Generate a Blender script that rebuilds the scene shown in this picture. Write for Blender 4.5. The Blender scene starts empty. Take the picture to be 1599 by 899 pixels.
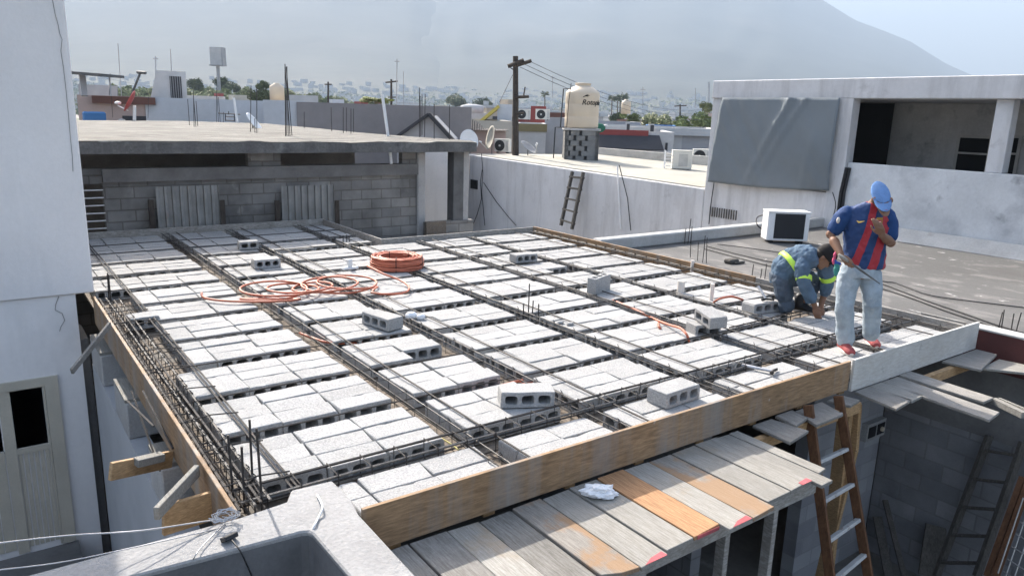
import bpy, bmesh, math, random
from mathutils import Vector, Matrix, noise
from math import radians, sin, cos, pi
SC = bpy.context.scene
COL = SC.collection
RND = random.Random(7)

# ------------------------------------------------------------------ camera
W_, H_, F_ = 1599.0, 899.0, 1159.0
EYE = Vector((0, 0, 2.05))
_y, _p, _r = radians(36.06), radians(13.237), radians(1.718)
FW = Vector((sin(_y)*cos(_p), cos(_y)*cos(_p), -sin(_p)))
_rt = Vector((cos(_y), -sin(_y), 0)); _up = _rt.cross(FW)
RT = _rt*cos(_r) + _up*sin(_r); UP = -_rt*sin(_r) + _up*cos(_r)
cd = bpy.data.cameras.new('camera'); cam = bpy.data.objects.new('camera', cd); COL.objects.link(cam)
cam.matrix_world = Matrix(((RT.x, UP.x, -FW.x, 0), (RT.y, UP.y, -FW.y, 0), (RT.z, UP.z, -FW.z, EYE.z), (0, 0, 0, 1)))
cd.lens = F_/W_*36; cd.sensor_width = 36; cd.clip_start = 0.05; cd.clip_end = 60000
SC.camera = cam
# ------------------------------------------------------------------ light
SUN_EL, SUN_AZ = radians(37.5), radians(6)      # azimuth measured from +Y towards +X
world = bpy.data.worlds.new('World'); SC.world = world; world.use_nodes = True
wn = world.node_tree; bgn = wn.nodes['Background']
sky = wn.nodes.new('ShaderNodeTexSky'); sky.sky_type = 'NISHITA'; sky.sun_disc = False
sky.sun_elevation = SUN_EL; sky.sun_rotation = SUN_AZ; sky.air_density = 1.0; sky.dust_density = 5.0; sky.ozone_density = 0.8
wn.links.new(sky.outputs[0], bgn.inputs[0]); bgn.inputs[1].default_value = 0.125
sd = bpy.data.lights.new('sun', 'SUN'); sd.energy = 4.3; sd.angle = radians(0.53); sd.color = (1.0, 0.94, 0.86)
sun = bpy.data.objects.new('sun', sd); COL.objects.link(sun)
SUNV = Vector((sin(SUN_AZ)*cos(SUN_EL), cos(SUN_AZ)*cos(SUN_EL), sin(SUN_EL)))
sun.rotation_euler = SUNV.to_track_quat('Z', 'Y').to_euler()
SC.view_settings.view_transform = 'Standard'; SC.view_settings.look = 'None'
SC.view_settings.gamma = 1; SC.view_settings.use_curve_mapping = False
SC.view_settings.exposure = 1.95
SC.cycles.use_denoising = True
SC.cycles.max_bounces = 6; SC.cycles.volume_bounces = 0; SC.cycles.sample_clamp_indirect = 4.0

# ------------------------------------------------------------------ helpers
def ray(px, py): return FW*F_ + RT*(px - W_/2) - UP*(py - H_/2)
def onz(px, py, z=0.0):
    d = ray(px, py); return EYE + d*((z - EYE.z)/d.z)
def atx(px, py, X):
    d = ray(px, py); return EYE + d*(X/d.x)
def aty(px, py, Y):
    d = ray(px, py); return EYE + d*(Y/d.y)
def atd(px, py, D): return EYE + ray(px, py)*(D/F_)

def tag(o, label=None, cat=None, group=None, kind=None):
    if label: o['label'] = label
    if cat: o['category'] = cat
    if group: o['group'] = group
    if kind: o['kind'] = kind
    return o
def thing(name, label, cat, loc=(0, 0, 0), rz=0.0, group=None):
    o = bpy.data.objects.new(name, None); COL.objects.link(o); o.location = loc; o.rotation_euler[2] = rz
    o.empty_display_size = .2
    return tag(o, label, cat, group)

class MB:
    """collects geometry for one mesh object"""
    def __init__(s): s.v = []; s.f = []
    def add(s, vs, fs):
        n = len(s.v); s.v += [tuple(v) for v in vs]; s.f += [tuple(i+n for i in f) for f in fs]; return s
    def box(s, x0, y0, z0, x1, y1, z1, M=None):
        vs = [Vector((x, y, z)) for z in (z0, z1) for y in (y0, y1) for x in (x0, x1)]
        if M: vs = [M @ v for v in vs]
        return s.add(vs, [(0, 2, 3, 1), (4, 5, 7, 6), (0, 1, 5, 4), (2, 6, 7, 3), (0, 4, 6, 2), (1, 3, 7, 5)])
    def beam(s, p, q, w, t, up=(0, 0, 1)):
        """board from p to q, width w (along up-ish), thickness t (sideways)"""
        p, q, up = Vector(p), Vector(q), Vector(up)
        d = (q-p); L = d.length; d.normalize()
        sd_ = d.cross(up).normalized(); u = sd_.cross(d).normalized()
        M = Matrix.Translation(p) @ Matrix((d, sd_, u)).transposed().to_4x4()
        return s.box(0, -t/2, -w/2, L, t/2, w/2, M)
    def tube(s, pts, r, n=6, cap=True, closed=False):
        pts = [Vector(p) for p in pts]; m = len(pts)
        rr = r if isinstance(r, (list, tuple)) else [r]*m
        base = len(s.v); prev = None
        for i, p in enumerate(pts):
            if closed: t = pts[(i+1) % m] - pts[i-1]
            else: t = pts[min(i+1, m-1)] - pts[max(i-1, 0)]
            t.normalize()
            if prev is None:
                a = Vector((0, 0, 1)) if abs(t.z) < .9 else Vector((1, 0, 0))
                a = (a - t*a.dot(t)).normalized()
            else:
                a = prev - t*prev.dot(t)
                a = a.normalized() if a.length > 1e-6 else t.orthogonal().normalized()
            prev = a; b = t.cross(a)
            for k in range(n):
                an = 2*pi*k/n; s.v.append(tuple(p + (a*cos(an) + b*sin(an))*rr[i]))
        for i in range(m if closed else m-1):
            j = (i+1) % m
            for k in range(n):
                l = (k+1) % n
                s.f.append((base+i*n+k, base+i*n+l, base+j*n+l, base+j*n+k))
        if cap and not closed:
            s.f.append(tuple(base+k for k in reversed(range(n))))
            s.f.append(tuple(base+(m-1)*n+k for k in range(n)))
        return s
    def loft(s, secs, n=18):
        """secs: (center, vecA, vecB) ellipse sections"""
        base = len(s.v); m = len(secs)
        for c, a, b in secs:
            c, a, b = Vector(c), Vector(a), Vector(b)
            for k in range(n):
                an = 2*pi*k/n; s.v.append(tuple(c + a*cos(an) + b*sin(an)))
        for i in range(m-1):
            for k in range(n):
                l = (k+1) % n
                s.f.append((base+i*n+k, base+i*n+l, base+(i+1)*n+l, base+(i+1)*n+k))
        s.f.append(tuple(base+k for k in reversed(range(n))))
        s.f.append(tuple(base+(m-1)*n+k for k in range(n)))
        return s
    def ball(s, c, r, n=12, sq=(1, 1, 1)):
        c = Vector(c); secs = []
        h = n//2+1; base = len(s.v)
        for i in range(h+1):
            ph = -pi/2 + pi*i/h; rr = max(cos(ph), .02)
            secs.append((c + Vector((0, 0, sin(ph)*r*sq[2])), (rr*r*sq[0], 0, 0), (0, rr*r*sq[1], 0)))
        return s.loft(secs, n)
    def prism(s, poly, y0, y1, M=None):
        """poly of (x,z) extruded in y"""
        n = len(poly)
        vs = [Vector((x, y0, z)) for x, z in poly] + [Vector((x, y1, z)) for x, z in poly]
        if M: vs = [M @ v for v in vs]
        fs = [tuple(range(n)), tuple(reversed(range(n, 2*n)))] + [(i, i+n, (i+1) % n + n, (i+1) % n) for i in range(n)]
        return s.add(vs, fs)
    def mesh(s, name, mat=None, smooth=False, bevel=0):
        me = bpy.data.meshes.new(name); me.from_pydata(s.v, [], s.f); me.update()
        bm = bmesh.new(); bm.from_mesh(me)
        bmesh.ops.recalc_face_normals(bm, faces=bm.faces)
        if bevel:
            es = [e for e in bm.edges if len(e.link_faces) == 2 and e.calc_face_angle(0) > .6]
            bmesh.ops.bevel(bm, geom=es, offset=bevel, segments=1, affect='EDGES')
        bm.to_mesh(me); bm.free()
        if smooth:
            for p in me.polygons: p.use_smooth = True
        if mat: me.materials.append(mat)
        return me
    def build(s, name, mat=None, parent=None, smooth=False, bevel=0, world=True, **kw):
        me = s.mesh(name, mat, smooth, bevel)
        o = bpy.data.objects.new(name, me); COL.objects.link(o)
        if parent is not None:
            o.parent = parent
            if world:                       # geometry was given in world coordinates
                M = Matrix.Translation(parent.location) @ Matrix.Rotation(parent.rotation_euler[2], 4, 'Z')
                me.transform(M.inverted())
        if kw: tag(o, **kw)
        return o
def solo(name, mb, mat, label, cat, group=None, smooth=False, bevel=0):
    """a thing that is one mesh; its origin goes to the base of its bounding box"""
    me = mb.mesh(name, mat, smooth, bevel)
    xs = [v.co.x for v in me.vertices]; ys = [v.co.y for v in me.vertices]; zs = [v.co.z for v in me.vertices]
    c = Vector(((min(xs)+max(xs))/2, (min(ys)+max(ys))/2, min(zs)))
    me.transform(Matrix.Translation(-c))
    o = bpy.data.objects.new(name, me); COL.objects.link(o); o.location = c
    return tag(o, label, cat, group)

# ------------------------------------------------------------------ materials
_M = {}
def mat(name, col, rough=.85, var=.18, scale=3.0, bump=.25, bscale=60., fine=.12, stain=None, stain_at=.6, stain_scale=1.2,
        stain_w=.12, wood=None, wdark=.55, space='world', metal=0., spec=.35, speck=None, streak=None, aniso=(1, 1, 1), vary=0.):
    """procedural surface: broad mottling + fine grain + optional stains, wood grain, streaks, all fixed to the thing"""
    if name in _M: return _M[name]
    m = bpy.data.materials.new(name); m.use_nodes = True; nt = m.node_tree; N = nt.nodes; L = nt.links
    b = N['Principled BSDF']; b.inputs['Roughness'].default_value = rough; b.inputs['Metallic'].default_value = metal
    b.inputs['Specular IOR Level'].default_value = spec
    if space == 'world': co = N.new('ShaderNodeNewGeometry').outputs['Position']
    else: co = N.new('ShaderNodeTexCoord').outputs['Object']
    mp = N.new('ShaderNodeMapping'); mp.inputs['Scale'].default_value = aniso; L.new(co, mp.inputs[0]); co = mp.outputs[0]
    def nz(sc, det=4, ro=.6, v=None):
        n = N.new('ShaderNodeTexNoise'); n.inputs['Scale'].default_value = sc; n.inputs['Detail'].default_value = det
        n.inputs['Roughness'].default_value = ro; L.new(v or co, n.inputs['Vector']); return n.outputs['Fac']
    def mix(f, a, c, mode='MIX'):
        x = N.new('ShaderNodeMix'); x.data_type = 'RGBA'; x.blend_type = mode
        for sock, val in ((x.inputs['Factor'], f), (x.inputs[6], a), (x.inputs[7], c)):
            if hasattr(val, 'links') or isinstance(val, bpy.types.NodeSocket): L.new(val, sock)
            elif isinstance(val, (int, float)): sock.default_value = val
            else: sock.default_value = (*val[:3], 1)
        return x.outputs[2]
    def ramp(v, lo, hi, a=0., c=1.):
        r = N.new('ShaderNodeMapRange'); r.inputs['From Min'].default_value = lo; r.inputs['From Max'].default_value = hi
        r.inputs['To Min'].default_value = a; r.inputs['To Max'].default_value = c; L.new(v, r.inputs[0]); return r.outputs[0]
    dk = tuple(c*(1-var) for c in col); lt = tuple(min(1, c*(1+var)) for c in col)
    c = mix(ramp(nz(scale), .3, .7), dk, lt)
    f2 = nz(bscale, 3, .7)
    c = mix(ramp(f2, .3, .7, 1-fine, 1+fine*.6), (0, 0, 0), c, 'MIX') if False else mix(1., c, mix(ramp(f2, .3, .7), (1-fine,)*3, (1, 1, 1)), 'MULTIPLY')
    hgt = f2
    if wood:
        axis = wood if isinstance(wood, (tuple, list)) else (1, 14, 14)
        mw = N.new('ShaderNodeMapping'); mw.inputs['Scale'].default_value = axis; L.new(co, mw.inputs[0])
        g = nz(6, 5, .7, mw.outputs[0]); c = mix(1., c, mix(ramp(g, .35, .65), (wdark, wdark*.96, wdark*.92), (1, 1, 1)), 'MULTIPLY'); hgt = g
    if streak:
        mw = N.new('ShaderNodeMapping'); mw.inputs['Scale'].default_value = (1, 1, .12); L.new(co, mw.inputs[0])
        g = nz(streak[1], 5, .65, mw.outputs[0]); c = mix(ramp(g, streak[2], streak[2]+.2, 0, streak[3]), c, streak[0])
    for st in ([stain] if stain and not isinstance(stain, list) else (stain or [])):
        if len(st) == 3 and isinstance(st[0], (int, float)): st = (st, stain_at, stain_scale, stain_w, 1.)
        sc_, at_, ss, sw, am = st
        c = mix(ramp(nz(ss, 6, .62), at_, at_+sw, 0, am), c, sc_)
    if speck:
        v = N.new('ShaderNodeTexVoronoi'); v.inputs['Scale'].default_value = speck[1]; L.new(co, v.inputs['Vector'])
        c = mix(ramp(v.outputs['Distance'], speck[2], speck[2]+.08, 1, 0), c, speck[0])
    if vary:
        oi = N.new('ShaderNodeObjectInfo'); v_ = ramp(oi.outputs['Random'], 0, 1)
        c = mix(1., c, mix(v_, (1-vary,)*3, (1, 1, 1)), 'MULTIPLY')
    L.new(c, b.inputs['Base Color'])
    if bump:
        bp = N.new('ShaderNodeBump'); bp.inputs['Strength'].default_value = bump; bp.inputs['Distance'].default_value = .01
        L.new(hgt, bp.inputs['Height']); L.new(bp.outputs[0], b.inputs['Normal'])
    _M[name] = m; return m
def brick(name, col, mortar, bw=.4, bh=.2, ms=.012, axis='X', var=.25, stain=None, rough=.9, off=(0, 0)):
    if name in _M: return _M[name]
    m = mat(name, col, rough=rough, var=var, scale=1.5, bump=0, stain=stain, bscale=70)
    nt = m.node_tree; N = nt.nodes; L = nt.links; b = N['Principled BSDF']
    src = b.inputs['Base Color'].links[0].from_socket
    g = N.new('ShaderNodeNewGeometry'); sx = N.new('ShaderNodeSeparateXYZ'); L.new(g.outputs['Position'], sx.inputs[0])
    cx = N.new('ShaderNodeCombineXYZ'); L.new(sx.outputs[axis], cx.inputs['X']); L.new(sx.outputs['Z'], cx.inputs['Y'])
    br = N.new('ShaderNodeTexBrick'); L.new(cx.outputs[0], br.inputs['Vector']); br.inputs['Scale'].default_value = 1
    br.inputs['Brick Width'].default_value = bw; br.inputs['Row Height'].default_value = bh
    br.inputs['Mortar Size'].default_value = ms; br.inputs['Mortar Smooth'].default_value = .3
    br.inputs['Color1'].default_value = (1, 1, 1, 1); br.inputs['Color2'].default_value = (.72, .72, .74, 1)
    br.inputs['Mortar'].default_value = (*mortar, 1)
    x = N.new('ShaderNodeMix'); x.data_type = 'RGBA'; x.blend_type = 'MULTIPLY'; x.inputs['Factor'].default_value = 1
    L.new(src, x.inputs[6]); L.new(br.outputs['Color'], x.inputs[7]); L.new(x.outputs[2], b.inputs['Base Color'])
    bp = N.new('ShaderNodeBump'); bp.inputs['Strength'].default_value = .6; bp.inputs['Distance'].default_value = .01; bp.invert = True
    L.new(br.outputs['Fac'], bp.inputs['Height']); L.new(bp.outputs[0], b.inputs['Normal'])
    return m

m_block = mat('block_concrete', (.45, .447, .44), rough=.95, var=.09, scale=1.8, bump=.7, bscale=75, fine=.42, speck=((.26, .26, .265), 62, .14), vary=.14,
              stain=[((.36, .35, .335), .60, 3.2, .10, .5), ((.66, .655, .65), .64, 7, .06, .5)])
m_conc = mat('raw_concrete', (.42, .41, .40), rough=.95, var=.16, scale=2.2, bump=.7, bscale=60, fine=.25, stain=[((.24, .23, .22), .62, 4, .1, .5)])
m_cap = mat('parapet_concrete', (.33, .325, .32), rough=.95, var=.12, scale=3, bump=.8, bscale=45, fine=.22, stain=[((.20, .195, .19), .64, 7, .05, .6)])
m_white = mat('white_plaster', (.73, .71, .70), rough=.9, var=.06, scale=.8, bump=.2, bscale=20, fine=.05,
              stain=[((.55, .545, .55), .55, .9, .2, .5), ((.44, .43, .42), .66, 2.6, .08, .35)], streak=((.52, .51, .50), 2.5, .56, .35))
m_white2 = mat('weathered_white_plaster', (.60, .595, .60), rough=.9, var=.08, scale=.7, bump=.3, bscale=14, fine=.08,
               stain=[((.40, .38, .37), .56, .8, .2, .5), ((.30, .29, .285), .64, 1.9, .1, .5)], streak=((.33, .32, .32), 2.6, .50, .6))
m_mould = mat('mouldy_white_plaster', (.60, .61, .62), rough=.92, var=.1, scale=1.1, bump=.35, bscale=18, fine=.1,
              stain=[((.33, .34, .36), .50, .9, .16, .75), ((.10, .10, .11), .60, 1.4, .12, .7)])
m_dirtywhite = mat('dirty_white_paint', (.44, .435, .42), rough=.92, var=.12, scale=2.5, bump=.5, bscale=30, fine=.15, stain=[((.30, .29, .27), .58, 3, .1, .7)])
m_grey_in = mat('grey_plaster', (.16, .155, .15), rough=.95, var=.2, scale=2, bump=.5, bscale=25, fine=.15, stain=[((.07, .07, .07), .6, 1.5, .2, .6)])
m_wallblock = brick('block_masonry', (.235, .228, .215), (.62, .60, .58), .41, .185, .012, 'X', .35, stain=[((.12, .115, .11), .54, 1.4, .15, .7), ((.34, .33, .31), .66, 2.4, .06, .5)])
m_wallblockY = brick('block_masonry_side', (.22, .22, .225), (.75, .74, .73), .41, .2, .011, 'Y', .25, stain=[((.13, .13, .13), .58, 1.1, .15, .6)])
m_wallblockX = brick('block_masonry_pale', (.34, .345, .36), (.8, .8, .8), .41, .2, .01, 'X', .15, stain=[((.25, .25, .25), .6, 1.2, .2, .4)])
m_wood = mat('orange_formwork_board', (.35, .225, .125), rough=.75, var=.16, scale=2.0, bump=.12, bscale=90, fine=.06, wood=(1.2, 1.2, 9),
             streak=((.25, .24, .225), 2.6, .47, .80),
             stain=[((.55, .53, .5), .70, 9, .04, .4), ((.16, .10, .06), .68, 6, .05, .6)])
m_wood2 = mat('clean_pine_board', (.55, .36, .19), rough=.75, var=.14, scale=2.5, bump=.15, bscale=90, fine=.1, wood=(4, 4, 16))
m_greyboard = mat('cement_greyed_board', (.40, .385, .36), rough=.9, var=.16, scale=2.4, bump=.3, bscale=70, fine=.16, wood=(3, 3, 12),
                  stain=[((.22, .20, .18), .6, 3.5, .06, .7), ((.58, .57, .55), .62, 1.6, .12, .6)])
m_greyboard2 = mat('pale_grey_form_board', (.60, .585, .55), rough=.9, var=.12, scale=1.4, bump=.2, bscale=50, fine=.08, wood=(2, 2, 10), wdark=.82, stain=[((.33, .31, .28), .64, 5, .04, .7), ((.42, .41, .39), .56, 1.2, .1, .6)])
m_plank = mat('grey_plank', (.33, .315, .29), rough=.9, var=.15, scale=2.4, bump=.35, bscale=80, fine=.16, wood=(16, 1.4, 14), wdark=.62, vary=.3,
              stain=[((.26, .24, .21), .6, 2.6, .08, .6)])
m_plank2 = mat('pale_plank', (.40, .385, .35), rough=.9, var=.12, scale=2.0, bump=.35, bscale=80, fine=.14, wood=(18, 1.2, 14), wdark=.66, vary=.3,
               stain=[((.33, .23, .13), .60, 1.5, .1, .55)])
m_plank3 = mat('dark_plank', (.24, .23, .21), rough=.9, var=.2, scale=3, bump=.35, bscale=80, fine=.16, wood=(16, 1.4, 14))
m_plank4 = mat('orange_plank', (.46, .26, .135), rough=.85, var=.1, scale=2.4, bump=.3, bscale=80, fine=.1, wood=(18, 1.2, 14))
m_plank5 = mat('brown_stained_plank', (.36, .335, .30), rough=.9, var=.14, scale=2.0, bump=.35, bscale=80, fine=.14, wood=(18, 1.2, 14), wdark=.62, vary=.15,
               stain=[((.34, .20, .10), .49, 2.2, .08, .75), ((.16, .13, .10), .66, 4.5, .05, .6)])
m_red = mat('red_paint', (.42, .10, .11), rough=.8, var=.3, scale=9, bump=.2)
m_form = mat('pale_form_board', (.24, .20, .16), rough=.9, var=.18, scale=2.5, bump=.3, bscale=60, fine=.2, wood=(5, 5, 5), stain=[((.14, .135, .125), .52, 3, .1, .75)])
m_steel = mat('rebar_steel', (.045, .040, .038), rough=.6, var=.3, scale=12, bump=.5, bscale=240, fine=.2, metal=.1, stain=[((.12, .065, .04), .62, 20, .1, .6)])
m_steel2 = mat('bright_rebar', (.13, .125, .12), rough=.45, var=.2, scale=10, bump=.5, bscale=220, fine=.2, metal=.5)
m_wire = mat('aluminium_wire', (.45, .45, .46), rough=.4, metal=.7, bump=0)
m_black = mat('black_plastic', (.02, .02, .022), rough=.5, bump=.05)
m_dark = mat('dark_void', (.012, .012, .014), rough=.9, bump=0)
m_glass = mat('dark_glass', (.055, .055, .058), rough=.4, var=.2, bump=0, spec=.6)
m_hose = mat('orange_hose_plastic', (.50, .15, .085), rough=.45, var=.1, scale=20, bump=.3, bscale=120, fine=.1)
m_roof = mat('asphalt_roof', (.118, .115, .111), rough=.92, var=.16, scale=.9, bump=.5, bscale=40, fine=.2, aniso=(1, .5, 1),
             stain=[((.20, .19, .18), .54, 2.4, .06, .6), ((.5, .48, .46), .66, 5.5, .03, .7), ((.42, .41, .39), .70, 14, .03, .6), ((.075, .07, .067), .56, .7, .15, .6)])
m_maroon = mat('maroon_paint', (.085, .028, .025), rough=.8, var=.15, scale=4)
m_tarp = mat('grey_tarp', (.165, .188, .205), rough=.85, var=.08, scale=1.2, bump=.15, bscale=200, fine=.08, spec=.4)
m_beige = mat('beige_tank', (.60, .50, .38), rough=.5, var=.05, scale=1.5, bump=.03, space='obj')
m_acw = mat('ac_cream', (.68, .66, .60), rough=.5, var=.05, bump=.03)
m_acw2 = mat('ac_white', (.74, .74, .74), rough=.45, var=.04, bump=.03)
m_coil = mat('ac_black_coil', (.018, .019, .022), rough=.6, bump=.3, bscale=300)
m_grille = mat('ac_grille', (.10, .10, .10), rough=.6, bump=.3)
m_pole = mat('tarred_pole_wood', (.075, .062, .052), rough=.9, var=.3, scale=6, bump=.4, wood=(14, 14, 1))
m_rail = mat('brown_ladder_wood', (.16, .075, .035), rough=.75, var=.2, scale=6, bump=.2, wood=(8, 8, 3))
m_rung = mat('cement_splashed_rung', (.42, .42, .41), rough=.85, var=.15, scale=9, bump=.3, stain=[((.16, .10, .06), .6, 14, .08, .7)])
m_oldwood = mat('old_grey_wood', (.10, .092, .082), rough=.9, var=.2, scale=6, bump=.3, wood=(10, 10, 3))
m_bag = mat('white_plastic_bag', (.75, .76, .78), rough=.35, var=.04, bump=.1)
m_cream = mat('cream_metal_door', (.50, .46, .38), rough=.6, var=.08, scale=2, bump=.1)
m_earth = mat('yard_dirt', (.17, .16, .145), rough=.95, var=.25, scale=1.1, bump=.6, bscale=14, fine=.2, stain=[((.3, .3, .29), .6, 2, .1, .5)])
m_pvc = mat('pvc_pipe', (.72, .66, .60), rough=.5, var=.04, bump=0)
m_whitep = mat('white_pipe', (.75, .75, .75), rough=.45, var=.04, bump=0)
# ================================================================== SETTING
g = MB(); g.add([(-9000, -9000, -3.05), (9000, -9000, -3.05), (9000, 9000, -3.05), (-9000, 9000, -3.05)], [(0, 1, 2, 3)])
m_ground = mat('city_ground', (.30, .28, .25), rough=.95, var=.3, scale=.02, bump=0, bscale=.11, fine=.35,
               stain=[((.07, .09, .05), .52, .012, .04, .85), ((.62, .60, .57), .62, .035, .02, .7)])
g.build('ground', m_ground, kind='structure')
y = MB(); y.box(-6, -6, -3.04, 9, 30, -3.0); y.build('yard_ground', m_earth, kind='structure')

# ---- mountain: a real height field far behind the city
def az(px, py=150):
    d = ray(px, py); return math.atan2(d.x, d.y), math.atan2(d.z, math.hypot(d.x, d.y))
def elev(px, py):
    return az(px, py)
HT = []
def terrain(x, yy):
    a, r = math.atan2(x, yy), math.hypot(x, yy)
    return max([-3.0]+[f(a, r) for f in HT])
def mountain(name, prof, r0, r1, r2, seed, m, na=170, nr=60, rug=.05):
    mb = MB(); pr = [elev(px, py) for px, py in prof]
    a0, a1 = pr[0][0], pr[-1][0]
    def top(a):
        for (p, e), (q, f) in zip(pr, pr[1:]):
            if p <= a <= q: t = (a-p)/(q-p); return e+(f-e)*t
        return 0
    HT.append(lambda a, r: -3+r1*math.tan(max(top(a), -.01))*max(0, min(1, (r-r0)/(r1-r0)))**2.1)
    vs = []
    for j in range(nr+1):
        t = j/nr; r = r0+(r2-r0)*t
        for i in range(na+1):
            a = a0+(a1-a0)*i/na
            H = r1*math.tan(max(top(a), -.01))
            s = (r-r0)/(r1-r0) if r < r1 else max(0, 1-(r-r1)/(r2-r1))
            s = max(0, min(1, s)); s = s**2.1
            x, yy = r*sin(a), r*cos(a)
            n = noise.fractal(Vector((x/900+seed, yy/900, 0)), 1., 2.1, 6)
            rn = 1-abs(noise.noise(Vector((a*16+seed, r/2500, 1))))*2
            h = H*s + (n*rug + rn*rug*.7)*abs(H)*s*(1-s)*3.2
            if r == r1: h = H*s
            vs.append((x, yy, h-3))
    fs = [(j*(na+1)+i, j*(na+1)+i+1, (j+1)*(na+1)+i+1, (j+1)*(na+1)+i) for j in range(nr) for i in range(na)]
    mb.add(vs, fs); return mb.build(name, m, smooth=True, kind='structure')
m_mtn = mat('mountain_scrub', (.05, .058, .05), rough=.95, var=.35, scale=.004, bump=0, bscale=.03, fine=.3,
            stain=[((.085, .085, .075), .55, .0022, .1, .6)])
mountain('mountain', [(-700, -10), (0, -50), (420, -60), (700, -70), (860, -75), (1000, -85), (1120, -75), (1220, -40), (1288, 0), (1336, 30), (1380, 46), (1422, 63), (1452, 82), (1480, 99), (1528, 120), (1610, 150), (1750, 190), (1900, 215)],
         600, 4700, 6300, 3.1, m_mtn)
mountain('near_mountain_spur', [(-900, 60), (-500, 10), (-100, -20), (200, -35), (500, -40), (640, -25), (684, 0), (700, 22), (730, 46), (752, 60), (790, 92), (840, 122), (900, 148), (980, 172), (1060, 195)], 600, 3600, 4300, 8.7, m_mtn, rug=.012)

# ---- air
hz = MB(); hz.box(-9500, -9500, -4.2, 9500, 9500, 1330)
m_haze = bpy.data.materials.new('haze'); m_haze.use_nodes = True
nt = m_haze.node_tree; nt.nodes.remove(nt.nodes['Principled BSDF'])
pv = nt.nodes.new('ShaderNodeVolumePrincipled'); pv.inputs['Density'].default_value = .00035
pv.inputs['Color'].default_value = (.515, .65, .82, 1); pv.inputs['Anisotropy'].default_value = 0.0
nt.links.new(pv.outputs[0], nt.nodes['Material Output'].inputs['Volume'])
hz.build('haze', m_haze, kind='stuff')

# ================================================================== HOUSE BEING BUILT (below the deck)
hs = thing('block_house', 'unfinished grey block house under the deck being prepared for its concrete roof', 'house', (4.5, 6, -3.0))
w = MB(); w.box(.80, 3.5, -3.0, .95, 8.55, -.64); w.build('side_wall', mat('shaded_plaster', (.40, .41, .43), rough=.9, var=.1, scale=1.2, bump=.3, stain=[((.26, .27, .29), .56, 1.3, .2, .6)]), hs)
w = MB(); w.box(6.85, 4.0, -3.0, 8.33, 4.15, -.30); w.build('front_wall', m_wallblockX, hs)
w = MB(); w.box(1.0, 7.4, -3.0, 8.1, 7.55, -.3); w.build('inner_wall', m_wallblock, hs)
w = MB(); w.box(5.6, 4.4, -3.0, 5.75, 7.4, -.3); w.build('inner_wall', m_wallblockY, hs)
w = MB(); w.box(.87, 12.6, -3.0, 8.0, 12.75, -.35); w.build('back_wall', m_wallblock, hs)
# open band between wall top and formwork, crossed by concrete lintel ends
w = MB(); w.box(1.30, 3.6, -1.2, 1.34, 8.5, -.17); w.build('interior_shade_sheet', m_dark, hs)  # near-black sheet added to stand for the shaded interior behind the band
for (ya, yb, lab) in ((7.75, 8.52, 'farthest'), (6.35, 7.0, 'middle'), (5.0, 5.45, 'near')):
    w = MB(); w.box(.80, ya, -.638, 1.29, yb, -.33); w.build('lintel_end', m_conc, hs, bevel=.01)
    w = MB(); w.box(.795, ya+.02, -.328, 1.0, yb-.05, -.30); solo('lit_sliver_strip', w, m_plank2, 'pale strip added as the lit sliver on a lintel end, %s one' % lab, 'added strip', 'added lit slivers below the left form board')  # pale strip added to draw the sunlit sliver along the lintel top
# stray block with pipes in the pale wall
b1 = atx(1345, 652, 7.2)
sb = MB(); P = aty(1362, 668, 3.98)
for dx in (-.16, .02):
    sb.box(P.x+dx, 3.93, P.z-.07, P.x+dx+.14, 3.97, P.z+.06)
fr = MB(); fr.box(P.x-.2, 3.93, P.z-.11, P.x+.2, 3.998, P.z+.1)
bx = thing('hollow_block', 'hollow block with two dark openings set in the pale wall behind the ladder', 'block', (P.x, 3.96, P.z-.11))
fr.build('shell', m_block, bx); sb2 = MB()
for dx in (-.17, .015): sb2.box(P.x+dx, 3.922, P.z-.07, P.x+dx+.15, 3.929, P.z+.06)
sb2.build('opening', m_dark, bx)
pp = MB(); pp.tube([(P.x+.1, 3.90, P.z-.01), (P.x+.1, 3.925, P.z-.01)], .028, 10); pp.build('pipe_end', m_beige, bx)

# ================================================================== LEFT WHITE BUILDING
lb = thing('white_building', 'tall white plastered building with a long crack and cream door, left of the deck', 'building', (-2.5, 8.6, -3.0))
w = MB(); w.box(-6, 8.6, .11, .89, 13.2, 6.0); w.build('upper_wall', m_white, lb, bevel=.012)
w = MB(); w.box(-6, 8.63, -3.0, .72, 12.6, .108); w.build('lower_wall', m_white, lb)
w = MB(); w.box(.725, 8.70, -3.0, .8, 9.3, -.4); w.build('gap_wall', m_grey_in, lb)
cr = [aty(x, yy, 8.594) for x, yy in [(82, 0), (86, 22), (91, 40), (93, 52), (97, 62), (95, 80), (99, 105), (103, 140), (107, 180), (110, 215), (113, 245), (114, 268)]]
w = MB(); w.tube(cr, .0026, 4); w.build('crack', mat('crack_line', (.24, .23, .22), bump=0), lb)
cr = [aty(x, yy, 8.624) for x, yy in [(92, 462), (87, 475), (86, 484), (97, 489), (101, 500), (95, 510), (93, 517)]]
w = MB(); w.tube(cr, .003, 4); w.build('crack', _M['crack_line'], lb)
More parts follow.
